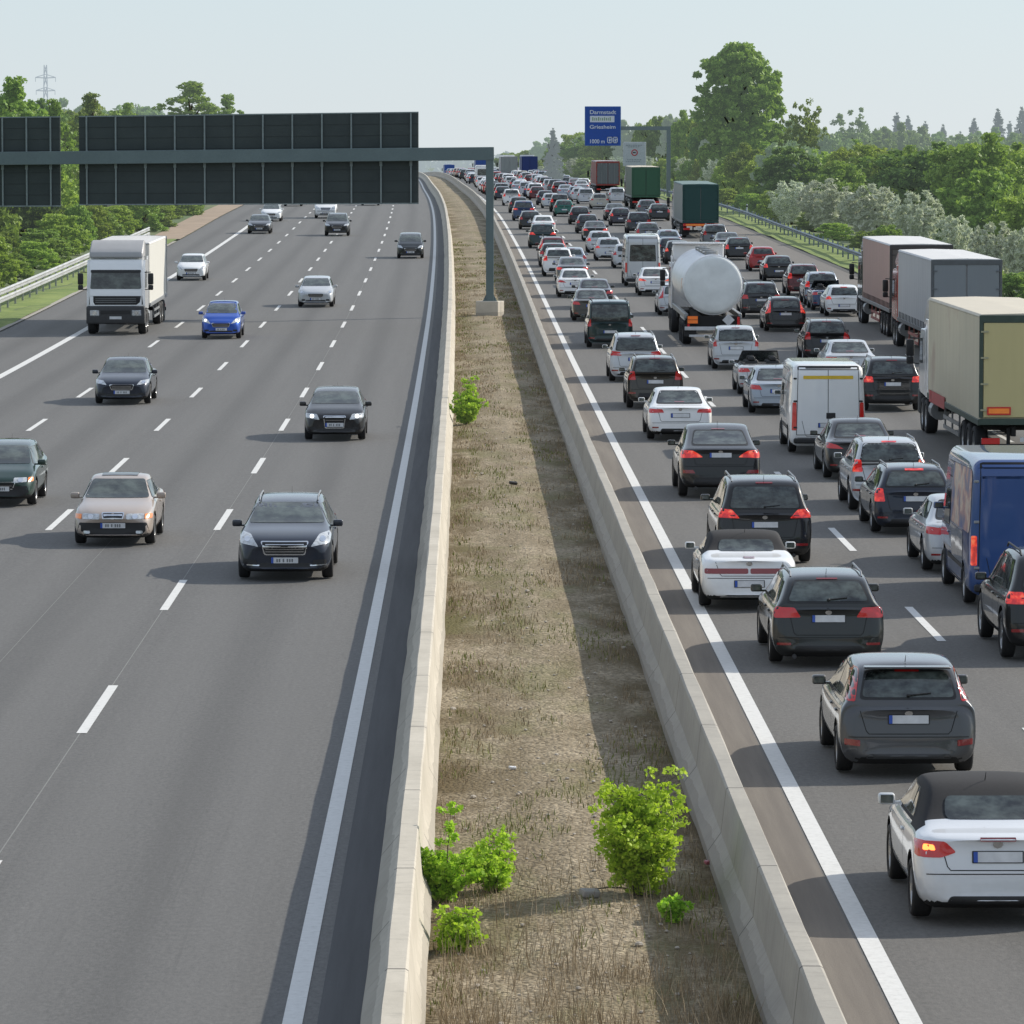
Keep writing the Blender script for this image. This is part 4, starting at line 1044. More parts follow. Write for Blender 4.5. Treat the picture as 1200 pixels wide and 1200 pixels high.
ribbon('median_strip', median_mat(), -.72, 3.05, -60, 1900, -.02, 10, hf=med_h)

# ---- concrete barriers
def concrete(name, a, b_, stain=.35):
    m, nt, b = newmat(name); ob = coords(nt)
    n1 = noise(nt, coords(nt, (1, .35, 1)), 1.3, 7, .65); n2 = noise(nt, ob, 22, 5, .7); n3 = noise(nt, coords(nt, (3, 3, .5)), 2.2, 5, .7)
    r = ramp(nt, [(.34, a), (.66, b_)]); nt.links.new(n1.outputs[0], r.inputs[0])
    c = mixc(nt, r.outputs[0], tuple(x*.62 for x in a), math_(nt, 'MULTIPLY', n3.outputs[0], stain))
    c = mixc(nt, c, tuple(x*.7 for x in a), math_(nt, 'MULTIPLY', n2.outputs[0], .35))
    # pour joints every six metres
    sep = nt.nodes.new('ShaderNodeSeparateXYZ'); nt.links.new(ob, sep.inputs[0])
    j = math_(nt, 'LESS_THAN', math_(nt, 'MODULO', math_(nt, 'ADD', sep.outputs[1], 606.2), 6.0), .05)
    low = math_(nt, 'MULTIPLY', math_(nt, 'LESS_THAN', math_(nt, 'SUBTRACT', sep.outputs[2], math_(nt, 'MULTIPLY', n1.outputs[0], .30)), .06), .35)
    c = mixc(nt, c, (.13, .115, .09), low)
    st_ = noise(nt, coords(nt, (1, 4.5, .25)), 1.6, 4, .7); sr = ramp(nt, [(.55, (0, 0, 0)), (.70, (1, 1, 1))]); nt.links.new(st_.outputs[0], sr.inputs[0])
    c = mixc(nt, c, (.17, .16, .14), math_(nt, 'MULTIPLY', sr.outputs[0], .35))
    c = mixc(nt, c, (.06, .055, .05), math_(nt, 'MULTIPLY', j, .85))
    nt.links.new(c, b.inputs['Base Color']); b.inputs['Roughness'].default_value = .88
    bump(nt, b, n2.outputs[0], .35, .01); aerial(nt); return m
def barrier(name, prof, mat, label, d0=-60, d1=1900):
    ds = sorted(set([d0]+[d for d in D_S if d0 < d < d1]+[d1]+list(np.arange(20, 260, 2.0))))
    V = []; F = []; n = len(prof); rnd = random.Random(5)
    for d in ds:
        for u, z in prof: V.append(P(u+(rnd.uniform(-.008, .008) if z > .05 else rnd.uniform(-.02, .02)), d, z+(rnd.uniform(-.004, .004) if z > .3 else 0)))
    for i in range(len(ds)-1):
        for k in range(n-1): F.append((i*n+k, (i+1)*n+k, (i+1)*n+k+1, i*n+k+1))
    me = bpy.data.meshes.new(name); me.from_pydata(V, [], F); me.materials.append(mat)
    me.polygons.foreach_set('use_smooth', [True]*len(F)); me.set_sharp_from_angle(angle=R(25))
    o = link(name, me); setp(o, label, 'barrier'); return o
CONC = concrete('barrier_concrete', (.47, .43, .355), (.62, .57, .48))
barrier('concrete_barrier', [(-1.06, -.02), (-1.04, .07), (-.83, .32), (-.79, .82), (-.77, .84), (-.60, .84), (-.58, .82), (-.54, .32), (-.44, .10), (-.44, -.1)], CONC, 'pale concrete barrier on the left of the weedy median, beside the free-flowing road')
barrier('concrete_barrier', [(2.74, -.1), (2.75, .12), (2.90, .33), (2.96, .84), (2.98, .86), (3.15, .86), (3.17, .84), (3.22, .32), (3.40, .08), (3.40, -.02)], concrete('barrier_concrete_grey', (.34, .32, .28), (.46, .43, .37), .45), 'grey concrete barrier on the right of the weedy median, along the traffic jam')

# ---- steel guardrails
GALV = simple('galvanised_steel', (.42, .43, .43), .5, .45, vs=.8, var=.2)
GALVB = simple('galvanised_steel_blue', (.22, .26, .31), .5, .5, vs=.8, var=.2)
def guardrail(u, d0, d1, mat, label, double, face):
    root = empty('guardrail', P(u, d0), label=label, cat='guardrail')
    o0 = P(u, d0)
    def beam(zc, nm, uo):
        prof = [(0, -.15), (.03*face, -.13), (.075*face, -.09), (.075*face, -.05), (.01*face, -.015), (.01*face, .015), (.075*face, .05), (.075*face, .09), (.03*face, .13), (0, .15)]
        ds = [d0]+[d for d in D_S if d0 < d < d1]+[d1]; V = []; F = []; n = len(prof)
        for d in ds:
            for a, z in prof: V.append(P(u+uo+a, d, zc+z)-o0)
        for i in range(len(ds)-1):
            for k in range(n-1): F.append((i*n+k, (i+1)*n+k, (i+1)*n+k+1, i*n+k+1))
        me = bpy.data.meshes.new(nm); me.from_pydata(V, [], F); me.materials.append(mat); reg(link(nm, me, root))
    beam(.62, 'beam', 0)
    if double: beam(1.0, 'beam', 0)
    pm = MB(); d = d0; mats = 0
    pm.box((0, 0, .42), (.10, .06, .98)); me = bpy.data.meshes.new('post'); pm.bm.to_mesh(me); pm.bm.free(); me.materials.append(mat)
    k = 0
    while d < d1 and k < 98:
        q = reg(link('post', me, root, P(u-.12*face, d)-o0)); d += 4.0 if d < 400 else 8; k += 1
    return root
guardrail(24.9, 150, 560, GALVB, 'blue-grey steel crash barrier along the grass verge below the bushes on the right', False, -1)
guardrail(-22.3, 110, 338, GALV, 'pale steel guardrail with two beams along the left edge, below the green thicket', True, 1)

# ================================================================== VEGETATION
def foliage(name, a, b_, c_, trans=.35, haze_len=8500., vary=.6):
    m, nt, b = newmat(name)
    g = nt.nodes.new('ShaderNodeNewGeometry'); oi = nt.nodes.new('ShaderNodeObjectInfo')
    r = ramp(nt, [(0, a), (.5, b_), (1, c_)]); nt.links.new(g.outputs['Random Per Island'], r.inputs[0])
    n = noise(nt, coords(nt), .9, 3)
    c = mixc(nt, r.outputs[0], tuple(x*.5 for x in a), math_(nt, 'MULTIPLY', n.outputs[0], .55))
    hs = nt.nodes.new('ShaderNodeHueSaturation')
    nt.links.new(math_(nt, 'ADD', .484, math_(nt, 'MULTIPLY', oi.outputs['Random'], .030)), hs.inputs['Hue'])
    nt.links.new(math_(nt, 'ADD', 1.25-vary/2, math_(nt, 'MULTIPLY', oi.outputs['Random'], vary)), hs.inputs['Value'])
    nt.links.new(c, hs.inputs['Color']); col = hs.outputs[0]
    nt.links.new(col, b.inputs['Base Color']); b.inputs['Roughness'].default_value = .55; b.inputs['Specular IOR Level'].default_value = .3
    tr = nt.nodes.new('ShaderNodeBsdfTranslucent'); nt.links.new(mixc(nt, col, (.35, .5, .04), .25), tr.inputs[0])
    mx = nt.nodes.new('ShaderNodeMixShader'); mx.inputs[0].default_value = trans
    nt.links.new(b.outputs[0], mx.inputs[1]); nt.links.new(tr.outputs[0], mx.inputs[2])
    nt.links.new(mx.outputs[0], nt.nodes['Material Output'].inputs['Surface'])
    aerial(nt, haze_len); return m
F_MID = foliage('leaf_mid', (.12, .20, .030), (.19, .29, .045), (.30, .40, .08))
F_LIGHT = foliage('leaf_light', (.18, .27, .035), (.28, .38, .055), (.40, .50, .11), .45)
F_DARK = foliage('leaf_dark', (.065, .125, .024), (.11, .19, .035), (.19, .28, .065))
F_SILV = foliage('leaf_silver', (.40, .44, .31), (.54, .57, .43), (.72, .74, .62), .25)
F_CON = foliage('needle_dark', (.028, .055, .034), (.04, .075, .045), (.06, .09, .055), .12, 2300.)
F_FAR = foliage('leaf_far', (.10, .17, .05), (.15, .23, .065), (.21, .30, .10), .3, 3000.)
F_BRIGHT = foliage('leaf_bright', (.24, .42, .02), (.38, .58, .035), (.55, .74, .10), .5, 8500., .12)
BARK = patchy('bark', (.09, .075, .055), (.14, .12, .09), 3, sc2=20, haze=False)
def leaf_mesh(name, clusters, per, size, mat, seed, aspect=1.7, up=.3):
    rnd = np.random.default_rng(seed); N_ = len(clusters)*per
    cl = np.repeat(np.array([c[:3] for c in clusters]), per, 0); rad = np.repeat(np.array([c[3] for c in clusters]), per)
    v = rnd.normal(size=(N_, 3)); v /= np.linalg.norm(v, axis=1)[:, None]
    v *= (rnd.random(N_)**.45*rad)[:, None]; v[:, 2] *= .72
    c = cl+v
    n = rnd.normal(size=(N_, 3)); n[:, 2] += up; n /= np.linalg.norm(n, axis=1)[:, None]
    t = np.cross(n, rnd.normal(size=(N_, 3))); t /= np.linalg.norm(t, axis=1)[:, None]; b = np.cross(n, t)
    s = size*rnd.uniform(.55, 1.35, N_)[:, None]
    q = np.stack([c-t*s*.5*aspect, c-b*s*.5+n*s*.12, c+t*s*.5*aspect, c+b*s*.5-n*s*.1], 1).reshape(-1, 3)
    me = bpy.data.meshes.new(name); me.vertices.add(4*N_); me.vertices.foreach_set('co', q.ravel())
    me.loops.add(4*N_); me.loops.foreach_set('vertex_index', np.arange(4*N_, dtype=np.int32)); me.polygons.add(N_)
    me.polygons.foreach_set('loop_start', np.arange(0, 4*N_, 4, dtype=np.int32)); me.polygons.foreach_set('loop_total', np.full(N_, 4, dtype=np.int32))
    me.materials.append(mat); me.update(); me.validate(); return me
def crown_clusters(kind, rnd):
    out = []
    if kind == 'tall':       # dense upright oval crown from near the ground, ragged outline
        for i in range(620):
            t = rnd.random(); z = .07+t*.88; a = rnd.uniform(0, 6.283)
            rr_ = .285*max(.05, 1-abs(2*t-.95)**3.6)**.5*(1+.07*math.sin(t*23+a*2)+.06*math.sin(a*5))
            k = rnd.random()**.5
            out.append((rr_*k*math.cos(a), rr_*k*math.sin(a), z, rnd.uniform(.022, .048)))
    elif kind == 'broad':
        for i in range(120):
            a = rnd.uniform(0, 6.283); e = rnd.uniform(-.5, 1.0)
            k = rnd.random()**.35
            x = .44*math.cos(a)*math.sqrt(1-e*e*.9)*k; y = .44*math.sin(a)*math.sqrt(1-e*e*.9)*k; z = .60+.36*e*k
            out.append((x*(1+.2*math.sin(5*a)), y, z+.04*math.sin(3*a), rnd.uniform(.05, .11)))
    elif kind == 'airy':     # separate leaf clouds on long limbs, sky gaps between them
        limbs = [(rnd.uniform(0, 6.283), rnd.uniform(.10, .42)) for _ in range(34)]
        for a, r in limbs:
            z = .97-1.5*r*r*1.6+rnd.uniform(-.10, .02)
            for j in range(7):
                t = .40+.60*j/6
                out.append((r*t*math.cos(a)+rnd.gauss(0, .03), r*t*math.sin(a)+rnd.gauss(0, .03), .25+(z-.25)*t+rnd.gauss(0, .03), rnd.uniform(.022, .06)))
    elif kind == 'crest':    # tall narrow crown with an irregular domed head
        for i in range(230):
            a = rnd.uniform(0, 6.283); t = rnd.random(); r = .26*max(.03, 1-abs(2*t-.7)**2.4)**.5*(.8+.35*rnd.random()); k = rnd.random()**.45
            out.append((r*k*math.cos(a)*(1+.2*math.sin(a*3+t*9)), r*k*math.sin(a), .14+.82*t, rnd.uniform(.018, .042)))
    elif kind == 'shrub':    # foliage to the ground
        for i in range(110):
            a = rnd.uniform(0, 6.283); k = rnd.random()**.4; t = rnd.random()
            r = .5*math.sqrt(max(0, 1-(t*.95)**2))
            out.append((r*k*math.cos(a), r*k*math.sin(a), .04+t*.88+rnd.gauss(0, .03), rnd.uniform(.06, .12)))
    elif kind == 'willow':   # upright sprays
        for i in range(46):
            a = rnd.uniform(0, 6.283); k = rnd.random()**.5; top = 1-.45*k*k+rnd.uniform(-.1, .04)
            for j in range(5):
                t = .25+.75*j/4
                out.append((.46*k*t*math.cos(a), .46*k*t*math.sin(a), top*t, .085*(1.15-t*.75)))
    elif kind == 'conifer':
        for w_ in range(26):
            t = w_/26; r0 = .20*(1-t)**.85*rnd.uniform(.7, 1.15)+.006
            for q in range(7 if t < .8 else 4):
                a = rnd.uniform(0, 6.283)
                for k in (.35, .7, 1.0): out.append((r0*k*math.cos(a), r0*k*math.sin(a), .08+.90*t-.04*k*(1-t)*2, .010+.016*(1-t)))
        out.append((0, 0, .99, .006))
    return out
TREE = {}
def tree_proto(key, kind, mat, per, size, seed, trunk=True, aspect=1.7):
    rnd = random.Random(seed); cl = crown_clusters(kind, rnd)
    crown = leaf_mesh('crown', cl, per, size, mat, seed, aspect)
    mb = MB()
    if kind in ('shrub', 'willow'):
        for i in range(9):
            c = rnd.choice(cl); mb.cyl((rnd.uniform(-.04, .04), rnd.uniform(-.04, .04), 0), c[:3], .014, .004, 5)
        nm = 'stem'
    else:
        w = .020 if kind != 'conifer' else .014
        pts = [Vector((0, 0, -.01))]
        for k in range(1, 6): pts.append(Vector((rnd.uniform(-.015, .015)*k, rnd.uniform(-.015, .015)*k, k*.15)))
        for k in range(5): mb.cyl(pts[k], pts[k+1], w*(1-.16*k), w*(1-.16*(k+1)), 8)
        for i in range(22 if kind != 'conifer' else 4):
            c = Vector(rnd.choice(cl)[:3]); z0 = max(.12, min(.7, c.z-.18)); k = min(4, int(z0/.15)); b = pts[k].lerp(pts[k+1], (z0-k*.15)/.15)
            mid = b.lerp(c, .5)+Vector((0, 0, .02)); mb.cyl(b, mid, w*.42, w*.26, 5); mb.cyl(mid, c, w*.26, w*.08, 5)
        nm = 'trunk'
    tr = bpy.data.meshes.new(nm); mb.bm.to_mesh(tr); mb.bm.free(); tr.materials.append(BARK)
    TREE[key] = (crown, tr, nm)
tree_proto('tall', 'tall', F_MID, 74, .020, 1)
for i in range(3): tree_proto('broad%d' % i, 'broad', (F_MID, F_LIGHT, F_DARK)[i], 85, .027, 10+i)
for i in range(2): tree_proto('far%d' % i, 'broad', F_FAR, 60, .042, 20+i)
for i in range(2): tree_proto('airy%d' % i, 'airy', (F_MID, F_FAR)[i], 36, .021, 30+i)
for i in range(2): tree_proto('crest%d' % i, 'crest', (F_MID, F_MID)[i], 30, .017, 70+i)
for i in range(4): tree_proto('shrub%d' % i, 'shrub', (F_MID, F_LIGHT, F_DARK, F_MID)[i], 95, .036, 40+i)
for i in range(2): tree_proto('willow%d' % i, 'willow', F_SILV, 34, .042, 50+i, aspect=2.6)
tree_proto('conifer', 'conifer', F_CON, 9, .022, 60, aspect=2.4)
TREEN = {'tall': 'deciduous_tree', 'broad': 'broadleaf_tree', 'far': 'broadleaf_tree', 'airy': 'deciduous_tree', 'crest': 'deciduous_tree', 'shrub': 'roadside_shrub', 'willow': 'willow_shrub', 'conifer': 'conifer_tree'}
trnd = random.Random(99)
def ground_z(u, d):
    zr = ZR(d) if d < 3000 else 0
    t = min(1, max(0, (abs(u)-28)/70)); z = zr*(1-.35*t)+.02
    if 24.5 < u < 60: z -= .03*(u-24.5)
    if u >= 60: z -= 1.07
    if u < -24: z += min(1.2, (-u-24)*.10)
    return z
def tree(key, u, d, h, w, label, group=None, cat=None):
    crown, tr, nm = TREE[key]; k = key.rstrip('0123456789')
    kind_w = {'tall': .60, 'broad': .95, 'far': .95, 'airy': .9, 'crest': .50, 'shrub': 1.0, 'willow': .95, 'conifer': .40}[k]
    x = u+XO(d); s = w/kind_w
    r = empty(TREEN[k], (x, d, ground_z(u, d)-.05*1), (0, 0, trnd.uniform(0, 6.28)), label, cat or ('shrub' if k in ('shrub', 'willow') else 'tree'), group)
    r.scale = (s, s, h)
    a = link('crown', crown, r); b = link(nm, tr, r)
    return r
def hw(px, ytop, d):      # world lateral position and height for a tree that stands at distance d
    u = (px-555)*d/FPX-XO(d); return u, CAMH+(185-ytop)*d/FPX-ground_z(u, d)
def T(key, px, ytop, d, wpx, label, group=None):
    u, h = hw(px, ytop, d); return tree(key, u, d, h, wpx*d/FPX, label, group)
# -- right side: notable trees
T('tall', 864, 46, 560, 110, 'tall dense green tree towering beside the right-hand gantry post')
T('airy0', 945, 116, 520, 80, 'loose feathery tree just right of the tall dense tree')
T('airy1', 1000, 128, 540, 90, 'second loose pale tree in line, between the feathery tree and the dark conifers')
T('conifer', 648, 150, 620, 34, 'single small spruce poking above the woods left of the blue direction sign')
for i, (px, yt, wd) in enumerate([(1025, 150, 26), (1050, 128, 30), (1063, 132, 26), (1083, 138, 24), (1104, 142, 22), (1140, 135, 28), (1168, 124, 30), (1196, 122, 30), (1124, 150, 22), (1182, 138, 24)]):
    T('conifer', px, yt+4, 760+i*12, wd*1.35, 'dark conifer rising above the far woods on the right', 'dark conifers on the right skyline')
rr_ = random.Random(3)
g = 'trees of the wood on the right'
for i in range(26):
    px = 905+i*15+rr_.uniform(-6, 6); d = rr_.uniform(560, 700)
    T('far%d' % (i % 2), px, 152+rr_.uniform(-8, 12), d, rr_.uniform(55, 80), 'hazy green tree of the far wood behind the willows', g)
for i in range(20):
    px = 880+i*19+rr_.uniform(-6, 6); d = rr_.uniform(430, 540)
    T(('broad0', 'broad1', 'far0')[i % 3], px, 168+rr_.uniform(-9, 12), d, rr_.uniform(55, 85), 'mid green tree in the wood edge behind the willows', g)
for i in range(26):     # beyond the gantry, along the right edge of the road towards the crest
    px = 600+i*10+rr_.uniform(-4, 4); d = 980-i*17+rr_.uniform(-20, 20); f = min(1, i/20)
    T(('broad0', 'shrub1', 'broad2', 'far1', 'shrub0')[i % 5], px+12, 173-f*40+rr_.uniform(-7, 5), d, rr_.uniform(38, 60), 'green tree lining the road towards the crest, behind the blue direction sign', 'trees lining the road towards the crest')
for i in range(26):
    px = 620+i*10+rr_.uniform(-4, 4); d = max(500, 860-i*14)
    T(('shrub1', 'shrub0', 'willow0', 'shrub3')[i % 4], px, 191-i*.3+rr_.uniform(-5, 5), d, rr_.uniform(24, 40), 'bright low shrub at the foot of the trees, behind the distant queue', 'low shrubs behind the distant queue')
u0 = 0
for i, (key, px, yt, d, wd, lb) in enumerate([
    ('shrub2', 925, 170, 425, 95, 'dark rounded bush behind the left-hand silver willow'),
    ('shrub0', 985, 185, 400, 80, 'green bush between the dark rounded bush and the large one behind the trailers'),
    ('broad2', 1085, 166, 375, 150, 'large spreading dark green tree behind the grey lorry trailer'),
    ('shrub0', 1150, 195, 330, 120, 'broad green bush right of the large spreading tree'),
    ('shrub1', 1195, 225, 300, 100, 'light green bush at the right picture edge above the trailers'),
    ('shrub1', 860, 188, 500, 60, 'bright green bush directly under the tall dense tree'),
    ('shrub1', 888, 190, 470, 50, 'bright green bush just left of the dark rounded bush'),
    ('willow0', 925, 212, 385, 62, 'silver-grey willow bush, leftmost of the willow row'),
    ('willow1', 968, 208, 360, 78, 'silver-grey willow bush, second from the left in the willow row'),
    ('willow0', 1020, 216, 335, 80, 'silver-grey willow bush, third from the left in the willow row'),
    ('willow1', 1072, 222, 315, 78, 'silver-grey willow bush above the brown trailer'),
    ('willow0', 1118, 252, 285, 60, 'silver-grey willow bush behind the grey trailer roof'),
    ('willow1', 1165, 258, 262, 70, 'silver-grey willow bush right of the grey trailer roof'),
    ('willow0', 1200, 268, 245, 60, 'silver-grey willow bush at the right picture edge'),
    ('shrub3', 1040, 262, 300, 50, 'low green bush under the willows, beside the steel rail'),
    ('shrub1', 905, 222, 410, 40, 'low bright bush by the rail, before the leftmost willow')]):
    T(key, px, yt, d, wd, lb)
for i in range(16):
    d = 215+i*22; T('shrub3' if i % 2 else 'shrub1', 555+(28.2+rr_.uniform(-.6, 1.2)+XO(d))*FPX/d, 185+(CAMH-ZR(d)-rr_.uniform(.9, 1.9))*FPX/d, d, 3.2*FPX/d, 'knee-high to man-high bush close behind the right steel rail', 'low bushes behind the right rail')
for i in range(28):    # wood continuing to the right, outside or at the edge of the frame
    d = 150+i*22; T(('broad0', 'shrub0', 'broad1')[i % 3], 555+(38+rr_.uniform(0, 12)+XO(d))*FPX/d, 185-(rr_.uniform(.5, 2))*FPX/d*(.6+.4*(d > 300)), d, 8*FPX/d, 'green tree of the wood right of the motorway', g)
# -- left side
for (key, px, yt, d, wd, lb) in [
    ('crest0', 18, 84, 330, 112, 'tall airy tree at the left picture edge in front of the pylon'),
    ('crest1', 66, 112, 340, 66, 'small rounded tree seen in the gap between the two sign backs'),
    ('crest1', 108, 106, 420, 78, 'slender tree just right of the gap between the sign backs'),
    ('crest0', 226, 92, 620, 112, 'spreading airy tree above the middle of the long sign back'),
    ('crest1', 268, 108, 640, 64, 'thin pale tree right of the spreading airy tree'),
    ('far0', 165, 126, 600, 56, 'low tree top showing just above the sign back, left of the spreading tree')]:
    T(key, px, yt, d, wd, lb)
gl = 'thicket trees left of the motorway'
for i in range(30):
    d = 240+i*11; u = -35-rr_.uniform(0, 9)-i*.1
    tree(('broad0', 'broad1', 'broad2', 'shrub0')[i % 4], u, d, rr_.uniform(8.0, 11.0), rr_.uniform(6.5, 9), 'leafy tree in the thicket left of the motorway', gl)
for i in range(22):
    d = 205+i*13; u = -29.5-rr_.uniform(0, 3.0)
    tree(('shrub0', 'shrub2', 'shrub1', 'broad2')[i % 4], u, d, rr_.uniform(4.6, 6.8), rr_.uniform(5, 7), 'tall green bush of the thicket behind the pale guardrail', 'bushes of the left thicket')
for i in range(20):
    d = 196+i*8.5; u = -25.6-rr_.uniform(0, 1.2)
    tree(('shrub3', 'shrub1', 'shrub0')[i % 3], u, d, rr_.uniform(1.6, 3.0), rr_.uniform(2.6, 4.0), 'low bush directly behind the pale guardrail', 'low bushes behind the left guardrail')
for i in range(18):
    d = 352+i*13; u = -24.2-rr_.uniform(0, 1.8)
    tree(('shrub1', 'shrub0', 'shrub3')[i % 3], u, d, rr_.uniform(1.6, 3.4), rr_.uniform(3, 5), 'bush on the tan bank beyond the end of the guardrail', 'bushes above the tan bank')
for i in range(34):
    d = 350+i*8.5; u = -27.5-rr_.uniform(0, 7.0)
    tree(('shrub0', 'shrub1', 'shrub2', 'shrub3')[i % 4], u, d, rr_.uniform(2.2, 5.0), rr_.uniform(3.5, 5.5), 'bush on the tan bank beyond the end of the guardrail', 'bushes above the tan bank')
for i in range(26):
    d = 560+i*30; u = -34-rr_.uniform(0, 22)
    tree('far%d' % (i % 2), u, d, rr_.uniform(7, 11), rr_.uniform(8, 12), 'distant tree along the left side of the motorway', 'distant trees on the left')
# far woods on the horizon
def far_woods():
    rnd = random.Random(8); cl = []
    for i in range(900):
        x = -1400+i*2.6+rnd.uniform(-3, 3); 
        for z in (2, 6, 9.5+2.5*math.sin(x*.011)+rnd.uniform(-1.5, 1.5)): cl.append((x, 2600+rnd.uniform(-40, 40)+abs(x)*.1, z-2, rnd.uniform(3, 5)))
    me = leaf_mesh('distant_woods', cl, 9, 3.4, foliage('leaf_horizon', (.05, .085, .04), (.06, .10, .05), (.07, .115, .055), .2, 3000.), 4, 1.2)
    o = link('distant_woods', me); setp(o, 'blue-green hazy line of woods on the far horizon', 'woods', kind='stuff')
far_woods()
# ---- median plants: leafy poplar suckers
def sapling(name, u, d, h, w, label, seed, leafs=.046, stems=7, dens=1.0):
    rnd = random.Random(seed); root = empty(name, P(u, d, med_h(u, d)-.03), label=label, cat='sapling')
    mb = MB(); cl = []
    for i in range(stems):
        a = rnd.uniform(0, 6.283); r = w*.5*rnd.random()**.6; top = h*(1-.55*(r/(w*.5))**2)*rnd.uniform(.5, 1.0)
        p0 = Vector((rnd.uniform(-.04, .04), rnd.uniform(-.04, .04), 0)); p2 = Vector((r*math.cos(a), r*math.sin(a), top)); p1 = p0.lerp(p2, .5)+Vector((math.cos(a), math.sin(a), 0))*(-.06)
        pv = p0
        for k in range(1, 7):
            t = k/6; q = p0*(1-t)**2+p1*2*t*(1-t)+p2*t*t; mb.cyl(pv, q, .012*(1-t*.7), .012*(1-(t+.1)*.7), 5); pv = q
            if k > (0 if i % 2 == 0 else 1):
                cl.append((q.x, q.y, q.z, .05+.07*w*(1.1-t*.5)))
                for _ in range(3):
                    b = q+Vector((rnd.uniform(-1, 1), rnd.uniform(-1, 1), rnd.uniform(-.2, .7)))*.20*w; mb.cyl(q, b, .004, .002, 4); cl.append((b.x, b.y, b.z, .035+.045*w))
    mb.build('stem', BARK, root)
    me = leaf_mesh('leaves', cl, max(4, int(15*dens)), leafs, F_BRIGHT, seed, 1.15, .9); link('leaves', me, root)
    return root
def at(px, py, iters=60):
    """ground point under a photograph pixel -> (u, d)"""
    lo, hi = 20., 1000.
    for _ in range(iters):
        m = (lo+hi)/2; y = 185+(CAMH-ZR(m))*FPX/(m+.6)
        if y > py: lo = m
        else: hi = m
    return (px-555)*(lo+.6)/FPX-XO(lo), lo
def sap_at(px, py, h, w, label, seed, **k):
    u, d = at(px, py); return sapling('poplar_sapling', u, d, h, w, label, seed, **k)
sap_at(748, 1050, 1.42, 1.15, 'largest bright green sapling, in the median close to the right barrier', 1, stems=26, dens=1.5)
sap_at(522, 1050, 1.15, .62, 'bright green sapling leaning on the sunlit face of the left barrier', 2, stems=8, dens=1.3)
sap_at(580, 1040, .72, .80, 'low bushy green sapling in the median right of the one leaning on the left barrier', 3, stems=8, dens=1.2)
sap_at(530, 1108, .50, .70, 'straggly yellow-green sapling nearest the camera by the left barrier', 4, stems=7, dens=.7)
sap_at(786, 1080, .32, .32, 'very small sapling just in front of the largest one', 5, stems=4)
sap_at(547, 496, 1.5, .95, 'dusty green bush on the left side of the median, far ahead of the other saplings', 6, leafs=.06, stems=20, dens=1.1)
# ---- dry grass, weeds and stones on the median
def blades(name, n, dfun, hfun, mat, seed, label, wd=.008):
    rnd = np.random.default_rng(seed); V = []; F = []
    for i in range(n):
        r = dfun(rnd)
        if r is None: continue
        u, d = r; h = hfun(rnd, u, d); b = P(u, d, med_h(u, d)-.02); a = rnd.uniform(0, 6.283); l = rnd.normal(0, .25, 2)*h
        w = wd*(1+d/70.)*.5; dx, dy = math.cos(a)*w, math.sin(a)*w; k = len(V)
        V += [b+Vector((-dx, -dy, 0)), b+Vector((dx, dy, 0)), b+Vector((l[0]*.45+dx*.7, l[1]*.45+dy*.7, h*.6)), b+Vector((l[0]*.45-dx*.7, l[1]*.45-dy*.7, h*.6)), b+Vector((l[0], l[1], h))]
        F += [(k, k+1, k+2, k+3), (k+3, k+2, k+4)]
    me = bpy.data.meshes.new(name); me.from_pydata(V, [], F); me.materials.append(mat); me.update()
    o = link(name, me); setp(o, label, 'grass', kind='stuff'); return o
def straw(name, cs):
    m, nt, b = newmat(name); g = nt.nodes.new('ShaderNodeNewGeometry'); r = ramp(nt, [(i/(len(cs)-1), c) for i, c in enumerate(cs)]); nt.links.new(g.outputs['Random Per Island'], r.inputs[0])
    nt.links.new(r.outputs[0], b.inputs['Base Color']); b.inputs['Roughness'].default_value = .8; return m
DRY = straw('dry_stalk', [(.19, .14, .085), (.30, .23, .14), (.44, .36, .24), (.22, .165, .10)])
GRN = straw('weed_green', [(.11, .14, .03), (.19, .22, .05), (.26, .22, .10)])
from mathutils import noise as mnoise
def mclump(u, d, s, o): return mnoise.noise(Vector((u*s, d*s*.30, o)))*.7+mnoise.noise(Vector((u*s*3, d*s*1.1, o+5)))*.45
def d_tall(r):
    d = 41.5+abs(r.normal(0, 4.2)); u = r.uniform(-.3, 2.65)
    if mclump(u, d, 1.1, 3) < .05 and r.random() < .85: return None
    return u, d
def d_dry(r):
    d = 41+r.random()**1.7*240; u = r.uniform(-.40, 2.70)
    k = mclump(u, d, .8, 7)+.32*(abs(u-1.15)/1.5)**1.5-.06
    if k < .20 and r.random() < .94: return None
    return u, d
def d_green(r):
    d = 41+r.random()**1.6*300; u = r.uniform(-.40, 2.70)
    if mclump(u, d, .7, 21)+.15*(u < .3) < .18: return None
    return u, d
blades('dry_grass', 4200, d_tall, lambda r, u, d: r.uniform(.15, .42), DRY, 1, 'tall brown dead stalks on the median nearest the camera', .0045)
blades('dry_grass', 60000, d_dry, lambda r, u, d: r.uniform(.02, .09)*(1+r.random()**4), DRY, 2, 'short brown dry grass scattered over the gravel of the median', .006)
blades('weeds', 30000, d_green, lambda r, u, d: r.uniform(.03, .12), GRN, 3, 'olive green weeds in patches on the median')
def stones():
    rnd = random.Random(4); mb = MB()
    for i in range(420):
        d = 41+rnd.random()**1.6*110; u = rnd.uniform(-.35, 2.6); s = rnd.uniform(.012, .035)*(1.8 if rnd.random() < .05 else 1)
        mb.sph(P(u, d, med_h(u, d)), (s, s*rnd.uniform(.7, 1.3), s*.6), 6, 4)
    o = mb.build('stones', patchy('stone', (.42, .37, .30), (.55, .5, .43), 6, haze=False)); setp(o, 'pale stones scattered over the median gravel', 'stones', kind='stuff')
stones()
